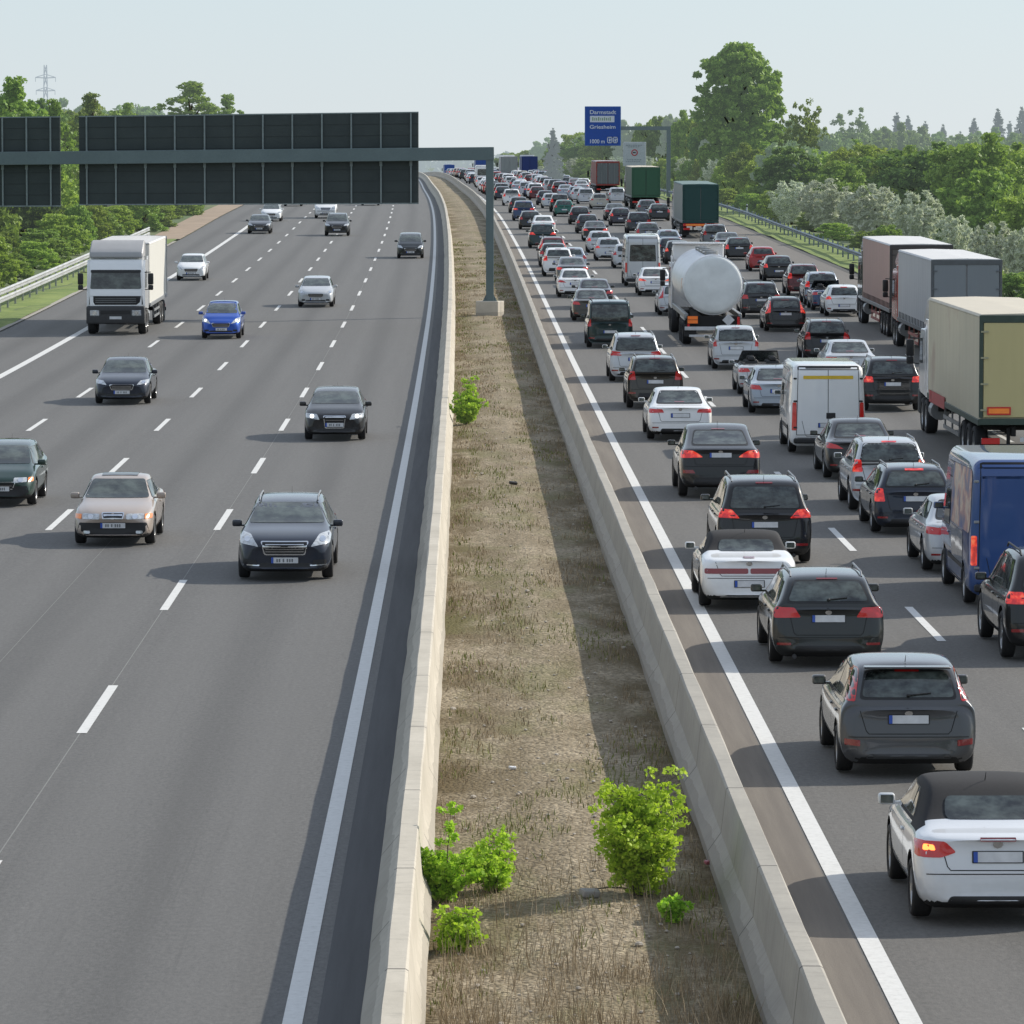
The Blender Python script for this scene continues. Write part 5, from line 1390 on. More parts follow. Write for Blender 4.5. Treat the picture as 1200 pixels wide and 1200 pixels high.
def litter(px, py, size, mat, name, label, cat):
    u, d = at(px, py); mb = MB(); mb.box((0, 0, size*.3), (size*1.6, size, size*.6), (.2, .1, .5), size*.15, 2); mb.sph((size*.5, .02, size*.35), (size*.4, size*.3, size*.3), 8, 6)
    o = mb.build(name, mat, None, 40, P(u, d, med_h(u, d))); setp(o, label, cat)
litter(600, 902, .06, PLATE, 'paper_scrap', 'pale scrap of litter on the gravel ahead of the saplings', 'litter')
litter(690, 1055, .13, simple('rubble', (.33, .31, .29), .9), 'rubble_lump', 'grey lump of rubble left of the foot of the largest sapling', 'rubble')
litter(601, 569, .12, BLACK, 'rubber_scrap', 'black strip of tyre rubber lying on the median gravel', 'litter')
litter(830, 1010, .07, simple('can_red', (.35, .10, .12), .4), 'drink_can', 'crushed pinkish can at the foot of the right barrier', 'litter')
u, d = at(748, 1046)
mb = MB(); p = P(u, d, .06); pv = p
for k in range(1, 9):
    q = p+Vector((-.17*k, -.01*k+.05*math.sin(k*.6)+.05*k*(k > 5), .04*math.sin(k*.9))); mb.cyl(pv-p, q-p, .012-.001*k, .011-.001*k, 6); pv = q
o = mb.build('fallen_branch', BARK, None, None, p); setp(o, 'thin bare branch lying on the gravel left of the largest sapling', 'branch')

# ================================================================== GANTRIES, SIGNS, PYLON
TEAL = patchy('gantry_paint', (.085, .135, .140), (.105, .160, .165), .7, .5, 12, .1)
def sign_back_mat():
    m, nt, b = newmat('sign_back'); ob = coords(nt)
    n = noise(nt, ob, .8, 4); r = ramp(nt, [(.3, (.024, .036, .036)), (.7, (.036, .050, .049))]); nt.links.new(n.outputs[0], r.inputs[0]); nt.links.new(r.outputs[0], b.inputs['Base Color'])
    b.inputs['Roughness'].default_value = .6; return m
SBACK = sign_back_mat(); SRIB = simple('sign_rib', (.20, .24, .24), .5, .2)
GD = 221.6; S_ = FPX/(GD+.6)
def gx(px): return (px-555)/S_
def gz(py): return CAMH+(185-py)/S_
tilt = math.atan(5.5/560)
root = empty('sign_gantry', (gx(574), GD, ZR(GD)), label='teal steel gantry on one post in the median, its arm over the left carriageway', cat='gantry')
o = root.location
mb = MB(); mb.box((0, 0, (gz(187)-o.z+.7)/2), (.37, .37, gz(187)-o.z-.7), bev=.02); mb.build('post', TEAL, root)
mb = MB(); mb.box((0, 0, .74), (.66, .66, .05)); 
for s in (-1, 1): mb.prism([(s*.18, .76), (s*.32, .76), (s*.18, 1.05)], 'y', -.02, .02); 
for a in (-.26, .26):
    for b in (-.26, .26): mb.cyl((a, b, .76), (a, b, .85), .03, n=8)
mb.build('base_plate', TEAL, root)
mb = MB(); mb.box((0, 0, .33), (1.1, 1.1, .80), (0, 0, R(-16)), .02); mb.build('plinth', CONC, root)
blen = 26.6; bz_ = gz(180)-o.z
mb = MB(); mb.box((-blen/2+.20, 0, bz_-math.tan(tilt)*blen/2), (blen, .42, .62), (0, -tilt, 0), .02); mb.build('beam', TEAL, root)
mb = MB(); mb.box((-26.1, 0, 3.6), (.4, .4, 7.6), bev=.02); mb.build('post', TEAL, root)
def sign_back(x0, x1, yt0, yt1, yb0, yb1, ribs, label):
    cx = (x0+x1)/2; r = empty('direction_sign', (gx(cx), GD+.34, gz((yt0+yt1)/2)), label=label, cat='sign', group=None); o = r.location
    X0, X1 = gx(x0)-o.x, gx(x1)-o.x
    za, zb, zc, zd = gz(yt0)-o.z, gz(yt1)-o.z, gz(yb1)-o.z, gz(yb0)-o.z
    mb = MB(); mb.prism([(X0, zd), (X1, zc), (X1, zb), (X0, za)], 'y', -.03, .05, bev=.03); mb.build('panel', SBACK, r)
    for rx in ribs:
        X = gx(rx)-o.x; t = (X-X0)/(X1-X0); top = za+(zb-za)*t; bot = zd+(zc-zd)*t
        mb = MB(); mb.box((X, -.075, (top+bot)/2), (.075, .09, top-bot+.04)); mb.box((X, -.12, (top+bot)/2+.05), (.13, .02, .85)); mb.build('rib', SRIB, r)
    mb = MB()
    for k in range(1, 8):
        t = k/8; mb.prism([(X0+.03, zd+(za-zd)*t-.012), (X1-.03, zc+(zb-zc)*t-.012), (X1-.03, zc+(zb-zc)*t+.012), (X0+.03, zd+(za-zd)*t+.012)], 'y', -.042, -.028)
    mb.build('panel_joint', simple('sign_joint', (.018, .026, .026), .6), r)
    mb = MB(); mb.use(SRIB)
    mb.prism([(X0, zd-.03), (X1, zc-.03), (X1, zc+.03), (X0, zd+.03)], 'y', -.06, -.028); mb.prism([(X0, za-.03), (X1, zb-.03), (X1, zb+.03), (X0, za+.03)], 'y', -.06, -.028)
    mb.build('edge_trim', None, r)
sign_back(95, 491, 137, 132, 239.5, 238, [104, 137.9, 172.5, 206.8, 241.5, 275.4, 309.5, 343.8, 378.3, 412.5, 447, 482], 'long dark back of a direction sign hung on the teal gantry')
sign_back(-82, 73.5, 139, 137.3, 241.5, 241, [-50, -22, 6, 34, 62], 'short dark back of a sign cut by the left picture edge')

def text_mesh(body, size, mat, parent, loc, width=None, nm='lettering'):
    cu = bpy.data.curves.new('t', 'FONT'); cu.body = body; cu.size = size; cu.align_x = 'LEFT'; cu.extrude = .01; cu.offset = size*.012
    o = bpy.data.objects.new('t', cu); COL.objects.link(o); dg = bpy.context.evaluated_depsgraph_get()
    me = bpy.data.meshes.new_from_object(o.evaluated_get(dg)); bpy.data.objects.remove(o)
    me.transform(Matrix.Rotation(R(90), 4, 'X'))
    if width:
        xs = [v.co.x for v in me.vertices]; k = width/(max(xs)-min(xs)); me.transform(Matrix.Diagonal((k, 1, 1, 1)))
    me.materials.clear(); me.materials.append(mat); return reg(link(nm, me, parent, loc))
SIGNBLUE = simple('sign_blue', (.008, .065, .34), .45, var=.05); SIGNWHITE = simple('sign_white', (.62, .66, .72), .5, var=.04); SIGNRED = simple('sign_red', (.5, .02, .03), .5)
g2 = 520.; S2 = FPX/g2
def X2(px): return (px-555)/S2
def Z2(py): return CAMH+(185-py)/S2
root = empty('sign_gantry', (X2(783), g2, ZR(g2)), label='grey cantilever gantry at the right shoulder holding the blue direction sign', cat='gantry'); o = root.location
mb = MB(); mb.box((0, 0, (Z2(151)-o.z)/2), (.45, .45, Z2(151)-o.z)); mb.build('post', TEAL, root)
mb = MB(); mb.box(((X2(716)-o.x)/2, 0, Z2(150.5)-o.z), (abs(X2(716)-o.x)+.45, .42, .42)); mb.build('beam', TEAL, root)
r = empty('direction_sign', (X2(706), g2-.35, Z2(148)), label='blue motorway direction sign reading Darmstadt and Griesheim, hung over the jam', cat='sign'); o = r.location
W2 = (727.3-685)/S2; H2 = (171-125)/S2
mb = MB(); mb.box((0, .02, 0), (W2, .08, H2), bev=.05); mb.build('panel', simple('sign_edge', (.15, .28, .55), .4), r)
mb = MB(); mb.box((0, -.035, 0), (W2-.10, .03, H2-.10)); mb.build('face', SIGNBLUE, r)
def lx(px): return X2(px)-o.x
def lz(py): return Z2(py)-o.z
text_mesh('Darmstadt', .62, SIGNWHITE, r, (lx(690.5), -.06, lz(134.0)), (721-690.5)/S2)
text_mesh('Griesheim', .58, SIGNWHITE, r, (lx(690.5), -.06, lz(151.0)), (720.5-690.5)/S2)
text_mesh('1000 m', .62, SIGNWHITE, r, (lx(690), -.06, lz(168.0)), (707-690)/S2)
mb = MB(); mb.box(((lx(691)+lx(719.5))/2, -.058, lz(139.8)), ((719.5-691)/S2, .02, 7.4/S2)); mb.build('white_field', SIGNWHITE, r)
mb = MB()
xx = 693.2
for k, wd_ in enumerate([2.2, 1.6, 1.9, 2.4, 1.5, 2.1, 1.8, 2.0, 1.6, 2.2]):
    mb.box((lx(xx+wd_/2), -.072, lz(140-.3*(k % 3 == 0))), (wd_*.62/S2, .01, (3.2+.9*(k % 3 == 0))/S2)); xx += wd_+.35
mb.build('faded_lettering', simple('faded_ink', (.22, .33, .20), .6), r)
mb = MB()
for a, b in ((711, 717), (717.8, 723.2)):
    for q in ((a, 160.6, b, 161.5), (a, 166.9, b, 167.8), (a, 160.6, a+.9, 167.8), (b-.9, 160.6, b, 167.8)):
        mb.box((lx((q[0]+q[2])/2), -.06, lz((q[1]+q[3])/2)), ((q[2]-q[0])/S2, .02, (q[3]-q[1])/S2))
    mb.box((lx((a+b)/2), -.06, lz(164.3)), (1.6/S2, .02, 3.4/S2)); mb.box((lx((a+b)/2+.9), -.06, lz(163.4)), (1.8/S2, .02, .8/S2))
mb.build('pictogram', SIGNWHITE, r)
# white prohibition board
g3 = 600.; S3 = FPX/g3
cx = (743.2-555)/S3; topz = CAMH+(185-166.5)/S3; gz3 = ZR(g3)
r = empty('prohibition_board', (cx, g3, gz3), label='pale grey board with a red-ringed prohibition symbol, right of the blue sign', cat='sign')
mb = MB(); mb.box((0, 0, topz-gz3-1.55), (2.95, .08, 3.1), bev=.04); mb.build('panel', simple('board_pale', (.50, .54, .56), .6), r)
mb = MB(); mb.lathe([(-.06, .30), (-.07, .30), (-.07, .42), (-.06, .42)], 'y', (0, 0, topz-gz3-1.35), 24); mb.build('ring', SIGNRED, r)
mb = MB(); mb.box((-.05, -.06, topz-gz3-1.35), (.30, .02, .14)); mb.box((.14, -.06, topz-gz3-1.38), (.10, .02, .10)); mb.build('symbol', BLACK, r)
mb = MB(); rn = random.Random(2)
for zz, n in ((.42, 7), (.62, 5), (2.25, 6), (2.48, 7)):
    x = -n*.16
    for k in range(n): w_ = rn.uniform(.14, .26); mb.box((x+w_/2, -.055, topz-gz3-zz), (w_, .02, .09)); x += w_+.10
mb.build('small_lettering', simple('board_ink', (.25, .29, .32), .6), r)
for s in (-1, 1): mb = MB(); mb.cyl((s*1.1, .08, 0), (s*1.1, .08, topz-gz3-.1), .07, n=8); mb.build('post', GALV, r)
# delineator and short post on the right verge, timber panel at the left
u, d = 25.9, 413
mb = MB(); mb.box((0, 0, .5), (.12, .06, 1.0), bev=.02); mb.use(BLACK).box((0, -.002, .85), (.13, .065, .16), (0, .3, 0))
mb.mats.insert(0, SIGNWHITE) if False else None
mb = MB(); mb.use(SIGNWHITE).box((0, 0, .55), (.13, .06, 1.1), bev=.02); mb.use(BLACK).box((0, 0, .92), (.135, .065, .15), (0, .35, 0)); q = mb.build('delineator_post', None, None, None, P(u, d)); setp(q, 'small white delineator post on the right verge behind the rail', 'delineator')
r = empty('noise_wall', P(-26.2, 355, 0), (0, 0, 0), 'tan timber wall end standing at the thicket where the guardrail stops', 'wall')
mb = MB()
for k in range(9): mb.box((0, k*2.5+1.25, 1.7), (.14, 2.44, 3.4), bev=.02)
mb.build('timber_panels', patchy('timber', (.24, .19, .12), (.32, .26, .17), 2, sc2=15), r)
mb = MB(); mb.box((.05, -.08, 1.8), (.7, .22, 3.7), bev=.02); mb.build('end_post', patchy('end_post', (.38, .33, .24), (.46, .40, .30), 2, sc2=15), r)
# lattice pylon
def pylon():
    d = 1500.; S = FPX/d; x = (56-555)/S; zt = CAMH+(185-77)/S; z0 = 0.; H = zt-z0
    r = empty('power_pylon', (x, d, z0), label='thin grey lattice power pylon behind the trees on the left', cat='pylon')
    m = simple('pylon_steel', (.30, .33, .36), .6); nt = m.node_tree
    if not any(n.type == 'EMISSION' for n in nt.nodes): aerial(nt, 2200.)
    mb = MB()
    def wdt(z): return .75*(1-z/H)+.40
    lev = [H*(1-(1-k/9)**1.15) for k in range(10)]
    for i in range(9):
        a, b = lev[i], lev[i+1]; wa, wb = wdt(a), wdt(b)
        for s in (-1, 1):
            for t in (-1, 1):
                mb.cyl((s*wa, t*wa, a), (s*wb, t*wb, b), .16, n=4)
            mb.cyl((-wa, s*wa, a), (wb, s*wb, b), .10, n=4); mb.cyl((wa, s*wa, a), (-wb, s*wb, b), .10, n=4)
            mb.cyl((s*wa, -wa, a), (s*wb, wb, b), .10, n=4)
    mb.build('lattice_mast', m, r)
    for z, l in ((H*.66, 3.2), (H*.78, 3.0), (H*.89, 3.2)):
        mb = MB()
        for s in (-1, 1):
            mb.cyl((0, 0, z), (s*l, 0, z+.2), .16, n=4); mb.cyl((0, 0, z+1.2), (s*l, 0, z+.2), .12, n=4); mb.cyl((s*l, 0, z+.2), (s*l, 0, z-1.2), .10, n=4)
        mb.build('cross_arm', m, r)
pylon()

# ================================================================== BEHIND THE VIEWPOINT: unseen overpass and roadside trees, added to darken the car reflections
br = empty('overpass_bridge', (1, -7.5, 0), label='unseen concrete overpass crossing the motorway right behind the viewpoint', cat='bridge')
mb = MB(); mb.box((0, 0, 5.85), (90, 13, .9), bev=.04); mb.build('deck', CONC, br)
for y in (-6.3, 6.3): mb = MB(); mb.box((0, y, 6.7), (90, .25, .9), bev=.02); mb.build('parapet', CONC, br)
for x in (-31, .2, 30): mb = MB(); mb.box((x, 0, 2.6), (.8, 9, 5.7), bev=.05); mb.build('pier', CONC, br)
for i in range(30):
    s_ = -1 if i % 2 else 1
    tree(('broad0', 'broad2', 'broad1')[i % 3], s_*rr_.uniform(28, 48), -28-i*8, rr_.uniform(9, 14), rr_.uniform(8, 11), 'unseen roadside tree added behind the overpass', 'unseen trees added behind the overpass')
# ================================================================== VEHICLES
PAINTS = dict(black=((.010, .010, .011), .0), darkgrey=((.036, .038, .041), .35), anthracite=((.020, .023, .023), .3), grey=((.13, .135, .14), .45), silver=((.56, .58, .60), .22),
    bluesilver=((.36, .41, .47), .3), white=((.86, .87, .87), 0), palesilver=((.74, .76, .78), .1), midgrey=((.075, .078, .083), .3), cream=((.55, .52, .44), 0), darkblue=((.010, .016, .045), .3), navy=((.014, .02, .035), .35), blue=((.015, .09, .48), .35), midblue=((.03, .06, .14), .4),
    teal=((.010, .032, .034), .2), green=((.010, .12, .09), .3), darkgreen=((.008, .035, .025), .2), brown=((.055, .048, .038), .4), beige=((.47, .39, .33), .3), red=((.38, .02, .02), .1), darkred=((.11, .012, .015), .3), vanblue=((.035, .085, .25), .1), purple=((.03, .024, .038), .3))
PM = {k: paint(k, c, m, .30 if m else .36) for k, (c, m) in PAINTS.items()}
PAINTED = {'body', 'side_mirror', 'spoiler', 'door_handle', 'grille'}

KINDS = {'cabrio': ('convertible_car', 'convertible'), 'old_cabrio': ('convertible_car', 'convertible'), 'open_cabrio': ('convertible_car', 'convertible'), 'wagon': ('estate_car', 'estate car'), 'hatch': ('hatchback_car', 'car'), 'sedan': ('saloon_car', 'car'),
    'suv': ('suv_car', 'suv'), 'coupe_suv': ('suv_car', 'suv'), 'mpv': ('people_carrier', 'people carrier'), 'van_small': ('people_carrier', 'van'), 'minibus': ('minibus', 'minibus'), 'panel_van': ('panel_van', 'van'), 'blue_van': ('panel_van', 'van'), 'transporter': ('panel_van', 'van'), 'old_sedan': ('saloon_car', 'car'), 'old_hatch': ('hatchback_car', 'car')}
def kind_of(k):
    if k in KINDS: return KINDS[k]
    return KINDS[k.split('_')[0]]
SMALL = {'door_seam', 'door_handle', 'antenna', 'rear_wiper', 'mirror_glass', 'tailgate_seam', 'exhaust_pipe', 'reflector', 'hinge', 'panel_seam', 'sill', 'window_seal', 'rear_door_seam', 'fog_lamp', 'light_wrap', 'bulb', 'indicator', 'bumper_trim', 'lamp'}
TINY = SMALL | {'rim', 'grille', 'air_intake', 'roof_rail', 'rear_bumper', 'windscreen', 'window_frame', 'side_moulding', 'headlight'}
def copy_car(o, parent, keep, pm, lit):
    c = o.copy(); COL.objects.link(c)
    nm = o.name.split('.')[0]
    if parent is not None: c.parent = parent
    if nm in PAINTED:
        for s in c.material_slots:
            if s.material and s.material.name.startswith('paint_base'): s.link = 'OBJECT'; s.material = pm
    if (lit and nm in ('tail_light', 'light_wrap')) or (lit > 1 and nm == 'brake_light'):
        c.material_slots[0].link = 'OBJECT'; c.material_slots[0].material = BRAKE
    for ch in CH.get(o.name, []):
        if keep and not keep(ch): continue
        copy_car(ch, c, keep, pm, lit)
    return c
def V(style, color, u, d, label, lit=0, group=None, facing=0, dyaw=0.):
    if style not in PROTO:
        PROTO[style] = make_car(style, STY[style])
    pr = PROTO[style]; p = STY[style]
    far = d
    keep = None
    if far > 430: keep = lambda c: c.name.split('.')[0] not in TINY
    elif far > 260: keep = lambda c: c.name.split('.')[0] not in SMALL
    r = copy_car(pr, None, keep, PM[color], lit)
    nm, cat = kind_of(style); r.name = nm
    dc = d+p['L']/2
    r.location = P(u, dc, .012)
    r.rotation_euler = (pitch_at(dc)*(1 if not facing else -1), 0, yaw_at(dc)+(math.pi if facing else 0)+dyaw)
    setp(r, label, cat, group)
    return r
GL = 'cars driving towards the camera on the left carriageway'
GR = 'cars queueing in the jam on the right carriageway'
# ---- left carriageway (facing the camera); d = front bumper
for a in [
 ('wagon_chrome', 'navy', -3.56, 89.5, 'black estate car with chrome grille and bright headlamps, nearest car on the left carriageway'),
 ('hatch_audi', 'black', -3.80, 133, 'black hatchback with lit headlamps and tall framed grille, behind the nearest black estate'),
 ('old_sedan', 'beige', -7.46, 97.5, 'beige older saloon with twin kidney grille, orange indicators and open sunroof'),
 ('old_hatch', 'darkgreen', -10.95, 108.5, 'dark green older hatchback cut by the left picture edge'),
 ('sedan_dark', 'navy', -11.2, 151.5, 'dark blue saloon alone in the left lane ahead of the green hatchback'),
 ('hatch_tall', 'blue', -10.4, 199, 'bright blue tall hatchback with lit headlamps right of the white lorry'),
 ('hatch', 'silver', -7.35, 231.5, 'silver hatchback in the middle of the left carriageway, right of the bright blue one'),
 ('mpv_small', 'anthracite', -3.25, 304, 'dark grey people carrier in the lane beside the median, right of the gantry sign end'),
 ('suv', 'black', -9.1, 354, 'black off-roader straddling the dashed line below the long sign back'),
 ('sedan_dark', 'darkgrey', -15.2, 360, 'dark grey saloon in the outer left lane in front of the white one'),
 ('hatch', 'white', -15.5, 396, 'white car just under the sign back, behind the dark grey saloon'),
 ('hatch_small', 'white', -15.45, 266.5, 'small white hatchback directly behind the white lorry'),
 ('transporter', 'white', -11.1, 406, 'white van below the middle of the long sign back'),
 ('sedan_dark', 'black', -15.4, 462, 'dark car half hidden under the sign back on the far left lane'),
 ('wagon_plain', 'black', -7.8, 466, 'dark car half hidden under the right half of the sign back'),
]: V(a[0], a[1], a[2], a[3], a[4], group=GL, facing=1)
for (s, c, u, d) in [('hatch', 'silver', -3.4, 640), ('sedan_dark', 'black', -7.4, 720), ('hatch', 'white', -11.1, 600), ('wagon_plain', 'grey', -3.5, 860), ('hatch', 'red', -7.2, 880)]:
    V(s, c, u, d, 'distant %s car on the far left carriageway near the crest, behind the gantry sign' % c, group=GL, facing=1)
# ---- right carriageway (rear to camera); d = rear bumper
R1 = [
 ('cabrio', 'palesilver', 5.58, 49.0, 'silver convertible with closed black soft top, nearest car of the jam, bottom right', 0),
 ('hatch_grey', 'midgrey', 5.75, 60.9, 'dark grey five-door hatchback with tall upright tail lamps, directly ahead of the silver convertible', 0),
 ('wagon', 'anthracite', 5.72, 74.2, 'dark grey-green estate car with silver roof rails between the hatchback and the white old convertible', 0),
 ('old_cabrio', 'white', 5.02, 83.6, 'white older convertible with black soft top and full-width dark red lamp band', 0),
 ('mpv_black', 'black', 5.90, 93.0, 'black people carrier with lit red lamps ahead of the white old convertible', 1),
 ('coupe_suv', 'black', 6.0, 111, 'black coupe-shaped off-roader with sloping roof and lit red lamps', 1),
 ('sedan', 'white', 6.06, 133, 'white saloon with slim red lamps ahead of the black coupe-shaped off-roader', 0),
 ('suv_small', 'brown', 6.0, 149, 'dark brown car with pale roof ahead of the white saloon', 0),
 ('mpv', 'silver', 6.0, 165.5, 'silver people carrier behind the dark teal van', 0),
 ('van_small', 'teal', 5.9, 191, 'dark teal passenger van with full-width rear window', 0),
 ('sedan_dark', 'brown', 5.87, 216, 'dark bronze saloon directly ahead of the teal van', 0),
 ('sedan_dark', 'purple', 6.4, 229, 'very dark purple saloon ahead of the bronze one', 0),
 ('sedan_star', 'white', 5.8, 243, 'white saloon, second row of whites ahead of the purple saloon', 0),
 ('sedan_dark', 'grey', 6.15, 262, 'grey saloon with lit lamps between two white cars', 1),
 ('suv_small', 'white', 5.6, 272.5, 'white small off-roader with lit lamps beside a pale silver one in the median-side lane', 1),
 ('hatch', 'bluesilver', 6.6, 279.5, 'pale silver hatchback partly hidden behind the white small off-roader', 0),
 ('hatch', 'darkgrey', 5.7, 288, 'dark hatchback just beyond the white small off-roader', 0),
 ('wagon_tall_lamps', 'darkred', 5.9, 299.5, 'dark maroon estate with tall red lamps beyond the dark hatchback', 1),
 ('mpv_black', 'teal', 5.8, 325, 'dark green-black people carrier with orange-red lamp in the median-side lane', 1),
 ('sedan_star', 'white', 6.6, 357, 'white saloon in front of the dark green-black people carrier', 0),
 ('hatch', 'black', 5.9, 371.5, 'black hatchback between the white saloon and the blue people carrier', 0),
 ('mpv', 'midblue', 5.9, 397.5, 'blue people carrier with bright rear lamps right of the gantry post', 1),
 ('hatch', 'black', 6.1, 427.5, 'dark car hidden behind the blue people carrier', 0),
 ('suv_small', 'white', 6.25, 465, 'white off-roader with red lamps just right of the gantry post', 1),
 ('hatch', 'navy', 6.1, 500, 'dark car with lit lamps touching the gantry post outline', 1),
]
R2 = [
 ('suv_big', 'black', 9.60, 75.0, 'black off-roader with chrome sill cut by the right picture edge, lamps lit', 1),
 ('blue_van', 'vanblue', 10.0, 83.9, 'tall blue panel van with a faded mural on its side', 1),
 ('sedan_dark', 'silver', 9.82, 90.9, 'silver car half hidden ahead of the blue panel van', 0),
 ('wagon_plain', 'navy', 9.62, 100.3, 'dark blue estate with roof rails and glowing brake lamps', 2),
 ('suv_small', 'silver', 9.65, 106.8, 'silver crossover with orange-red lamp half hidden by the dark blue estate', 2),
 ('sedan_star', 'black', 9.9, 117.2, 'black saloon behind the white panel van', 0),
 ('panel_van', 'white', 9.8, 127, 'white panel van with a yellow strip across its rear doors', 0),
 ('sedan_dark', 'bluesilver', 9.75, 146, 'blue-silver saloon with damaged bumper left of the white panel van', 0),
 ('open_cabrio', 'silver', 10.0, 157, 'silver convertible driving with its roof open', 0),
 ('mpv_small', 'silver', 10.05, 174, 'silver compact people carrier right behind the tanker', 0),
 ('wagon_tall_lamps', 'silver', 10.1, 222, 'silver estate with black tail, half hidden left of the tanker', 0),
 ('sedan_star', 'white', 10.07, 245, 'white saloon with flashing orange lamp right of the minibus', 1),
 ('minibus', 'silver', 9.9, 257.5, 'silver high-roofed minibus with large rear window', 0),
 ('hatch_small', 'silver', 10.1, 286, 'small silver car peeping out left of the minibus', 0),
 ('hatch_round', 'silver', 9.5, 299.5, 'silver round-backed hatchback with red lamps ahead of the minibus', 1),
 ('hatch', 'silver', 9.45, 315, 'silver hatchback directly ahead of the round-backed one', 1),
 ('sedan_dark', 'black', 10.0, 341, 'black saloon with bright red lamp and pale roof in the second lane', 1),
 ('hatch', 'darkgrey', 10.1, 361, 'dark grey hatchback ahead of the black saloon in the second lane', 0),
 ('hatch', 'black', 10.3, 386, 'black hatchback behind the green one', 0),
 ('hatch', 'green', 9.8, 413, 'green hatchback in the second lane, only green car of the jam', 0),
 ('suv_small', 'black', 10.0, 432, 'black off-roader just ahead of the green hatchback', 1),
 ('hatch', 'silver', 9.7, 450, 'silver car just left of the black off-roader beyond the green hatchback', 1),
 ('hatch', 'navy', 9.7, 468, 'dark blue car ahead of the silver one beyond the green hatchback', 0),
 ('hatch', 'darkred', 9.8, 500, 'dark red car in the second lane near the mast foot', 1),
]
R3 = [
 ('suv', 'black', 13.45, 147.5, 'black off-roader with towbar left of the cream lorry', 1),
 ('sedan', 'silver', 13.6, 165, 'silver-white saloon with oval lamps left of the red-cab lorry', 0),
 ('suv_small', 'black', 13.8, 178.5, 'black off-roader between the silver saloon and the black estate', 0),
 ('wagon_tall_lamps', 'black', 14.1, 205.5, 'black estate with tall lit lamps up its rear pillars, right of the tanker', 1),
 ('suv', 'darkgrey', 13.9, 219, 'dark off-roader with a red lamp tight to the right side of the tanker', 0),
 ('hatch', 'silver', 13.5, 240, 'silver car hidden behind the tanker barrel', 0),
 ('hatch', 'black', 13.5, 262, 'black car mostly hidden behind the tanker cab', 0),
 ('hatch_small', 'black', 13.6, 293, 'small black car with red lamp between minibus and tanker cab', 1),
 ('hatch', 'navy', 13.5, 299.8, 'dark blue car between minibus and tanker cab, behind the small black one', 0),
 ('hatch_small', 'white', 12.5, 309, 'white roof peeping over the minibus', 0),
 ('wagon_plain', 'bluesilver', 14.2, 318, 'blue-silver estate above the gap between minibus and tanker', 0),
 ('wagon_plain', 'grey', 13.7, 337, 'grey estate ahead of the blue-silver one in the third lane', 0),
 ('suv', 'darkgrey', 13.95, 359, 'dark off-roader left of the dark teal box lorry', 0),
 ('hatch', 'purple', 13.5, 382, 'dark hatchback with reddish lamps in the third lane beyond the dark off-roader', 1),
 ('sedan_dark', 'black', 13.7, 398, 'black saloon in the third lane behind the cream coupe', 0),
 ('hatch_round', 'cream', 14.3, 448, 'cream rounded coupe left of the green box lorry', 0),
 ('mpv_small', 'silver', 14.0, 475, 'silver compact car beside the red-sided lorry', 0),
 ('hatch', 'silver', 13.9, 490, 'second silver car left of the one beside the red-sided lorry', 0),
]
R4 = [
 ('hatch_round', 'white', 17.95, 221, 'white hatchback with orange-lit lamps beside the brown lorry cab', 2),
 ('open_cabrio', 'midblue', 17.8, 227.5, 'dark blue open convertible squeezed behind the white hatchback', 0),
 ('suv_small', 'bluesilver', 17.9, 233.5, 'grey-blue off-roader with pale roof in the shoulder-side lane', 1),
 ('suv_small', 'darkred', 17.85, 245, 'dark red off-roader behind the grey-blue one', 1),
 ('hatch', 'black', 17.9, 264.5, 'black hatchback with red tail lamps, alone at the edge of the hard shoulder', 1),
 ('hatch_small', 'red', 18.1, 281, 'red hatchback, only bright red car of the jam', 0),
 ('wagon_plain', 'black', 17.9, 300.5, 'black saloon-like estate right of the tanker lid', 1),
 ('sedan_dark', 'darkgrey', 17.9, 312, 'dark car with pale roof ahead of the black estate by the tanker', 0),
 ('suv_small', 'grey', 17.8, 325, 'grey car right below the dark teal box lorry', 0),
 ('wagon_plain', 'black', 17.4, 397, 'black car partly hidden left of the dark teal lorry', 0),
 ('hatch', 'grey', 17.2, 414, 'grey car between the two green lorries', 0),
 ('mpv_small', 'silver', 17.4, 480, 'silver car in front of the green box lorry', 0),
]
for lst in (R1, R2, R3, R4):
    for s, c, u, d, lb, lit in lst: V(s, c, u, d, lb, lit, GR)
# far end of the jam, filling each lane up to and over the crest
frnd = random.Random(12)
styles = ['hatch', 'hatch_small', 'sedan_dark', 'wagon_plain', 'suv_small', 'mpv_small', 'hatch_round', 'mpv']
cols = ['black', 'silver', 'white', 'darkgrey', 'navy', 'bluesilver', 'grey', 'black', 'white', 'silver', 'darkred', 'midblue', 'anthracite', 'red', 'cream']
cname = {'black': 'black', 'silver': 'silver', 'white': 'white', 'darkgrey': 'dark grey', 'navy': 'dark blue', 'bluesilver': 'blue-silver', 'grey': 'grey', 'darkred': 'dark red', 'midblue': 'blue', 'anthracite': 'charcoal', 'red': 'red', 'cream': 'cream'}
lanen = ['median-side', 'second', 'third', 'shoulder-side']
TR = {0: [(636, 650)], 1: [], 2: [(755, 775), (990, 1005)], 3: [(345, 368), (440, 466), (535, 556), (795, 815)]}
for ln, (uc, d0) in enumerate([(6.1, 512), (9.8, 512), (13.6, 503), (17.3, 562)]):
    d = float(d0)
    while d < 930:
        L_ = 4.4
        if not any(a-L_-1 < d < b+1 for a, b in TR[ln]):
            c = frnd.choice(cols); st = frnd.choice(styles)
            V(st, c, uc+frnd.uniform(-.4, .4), d, 'tiny %s car far up the jam, in the %s lane towards the crest' % (cname[c], lanen[ln]), int(frnd.random() < .45), GR)
        d += frnd.uniform(8.0, 15.0)
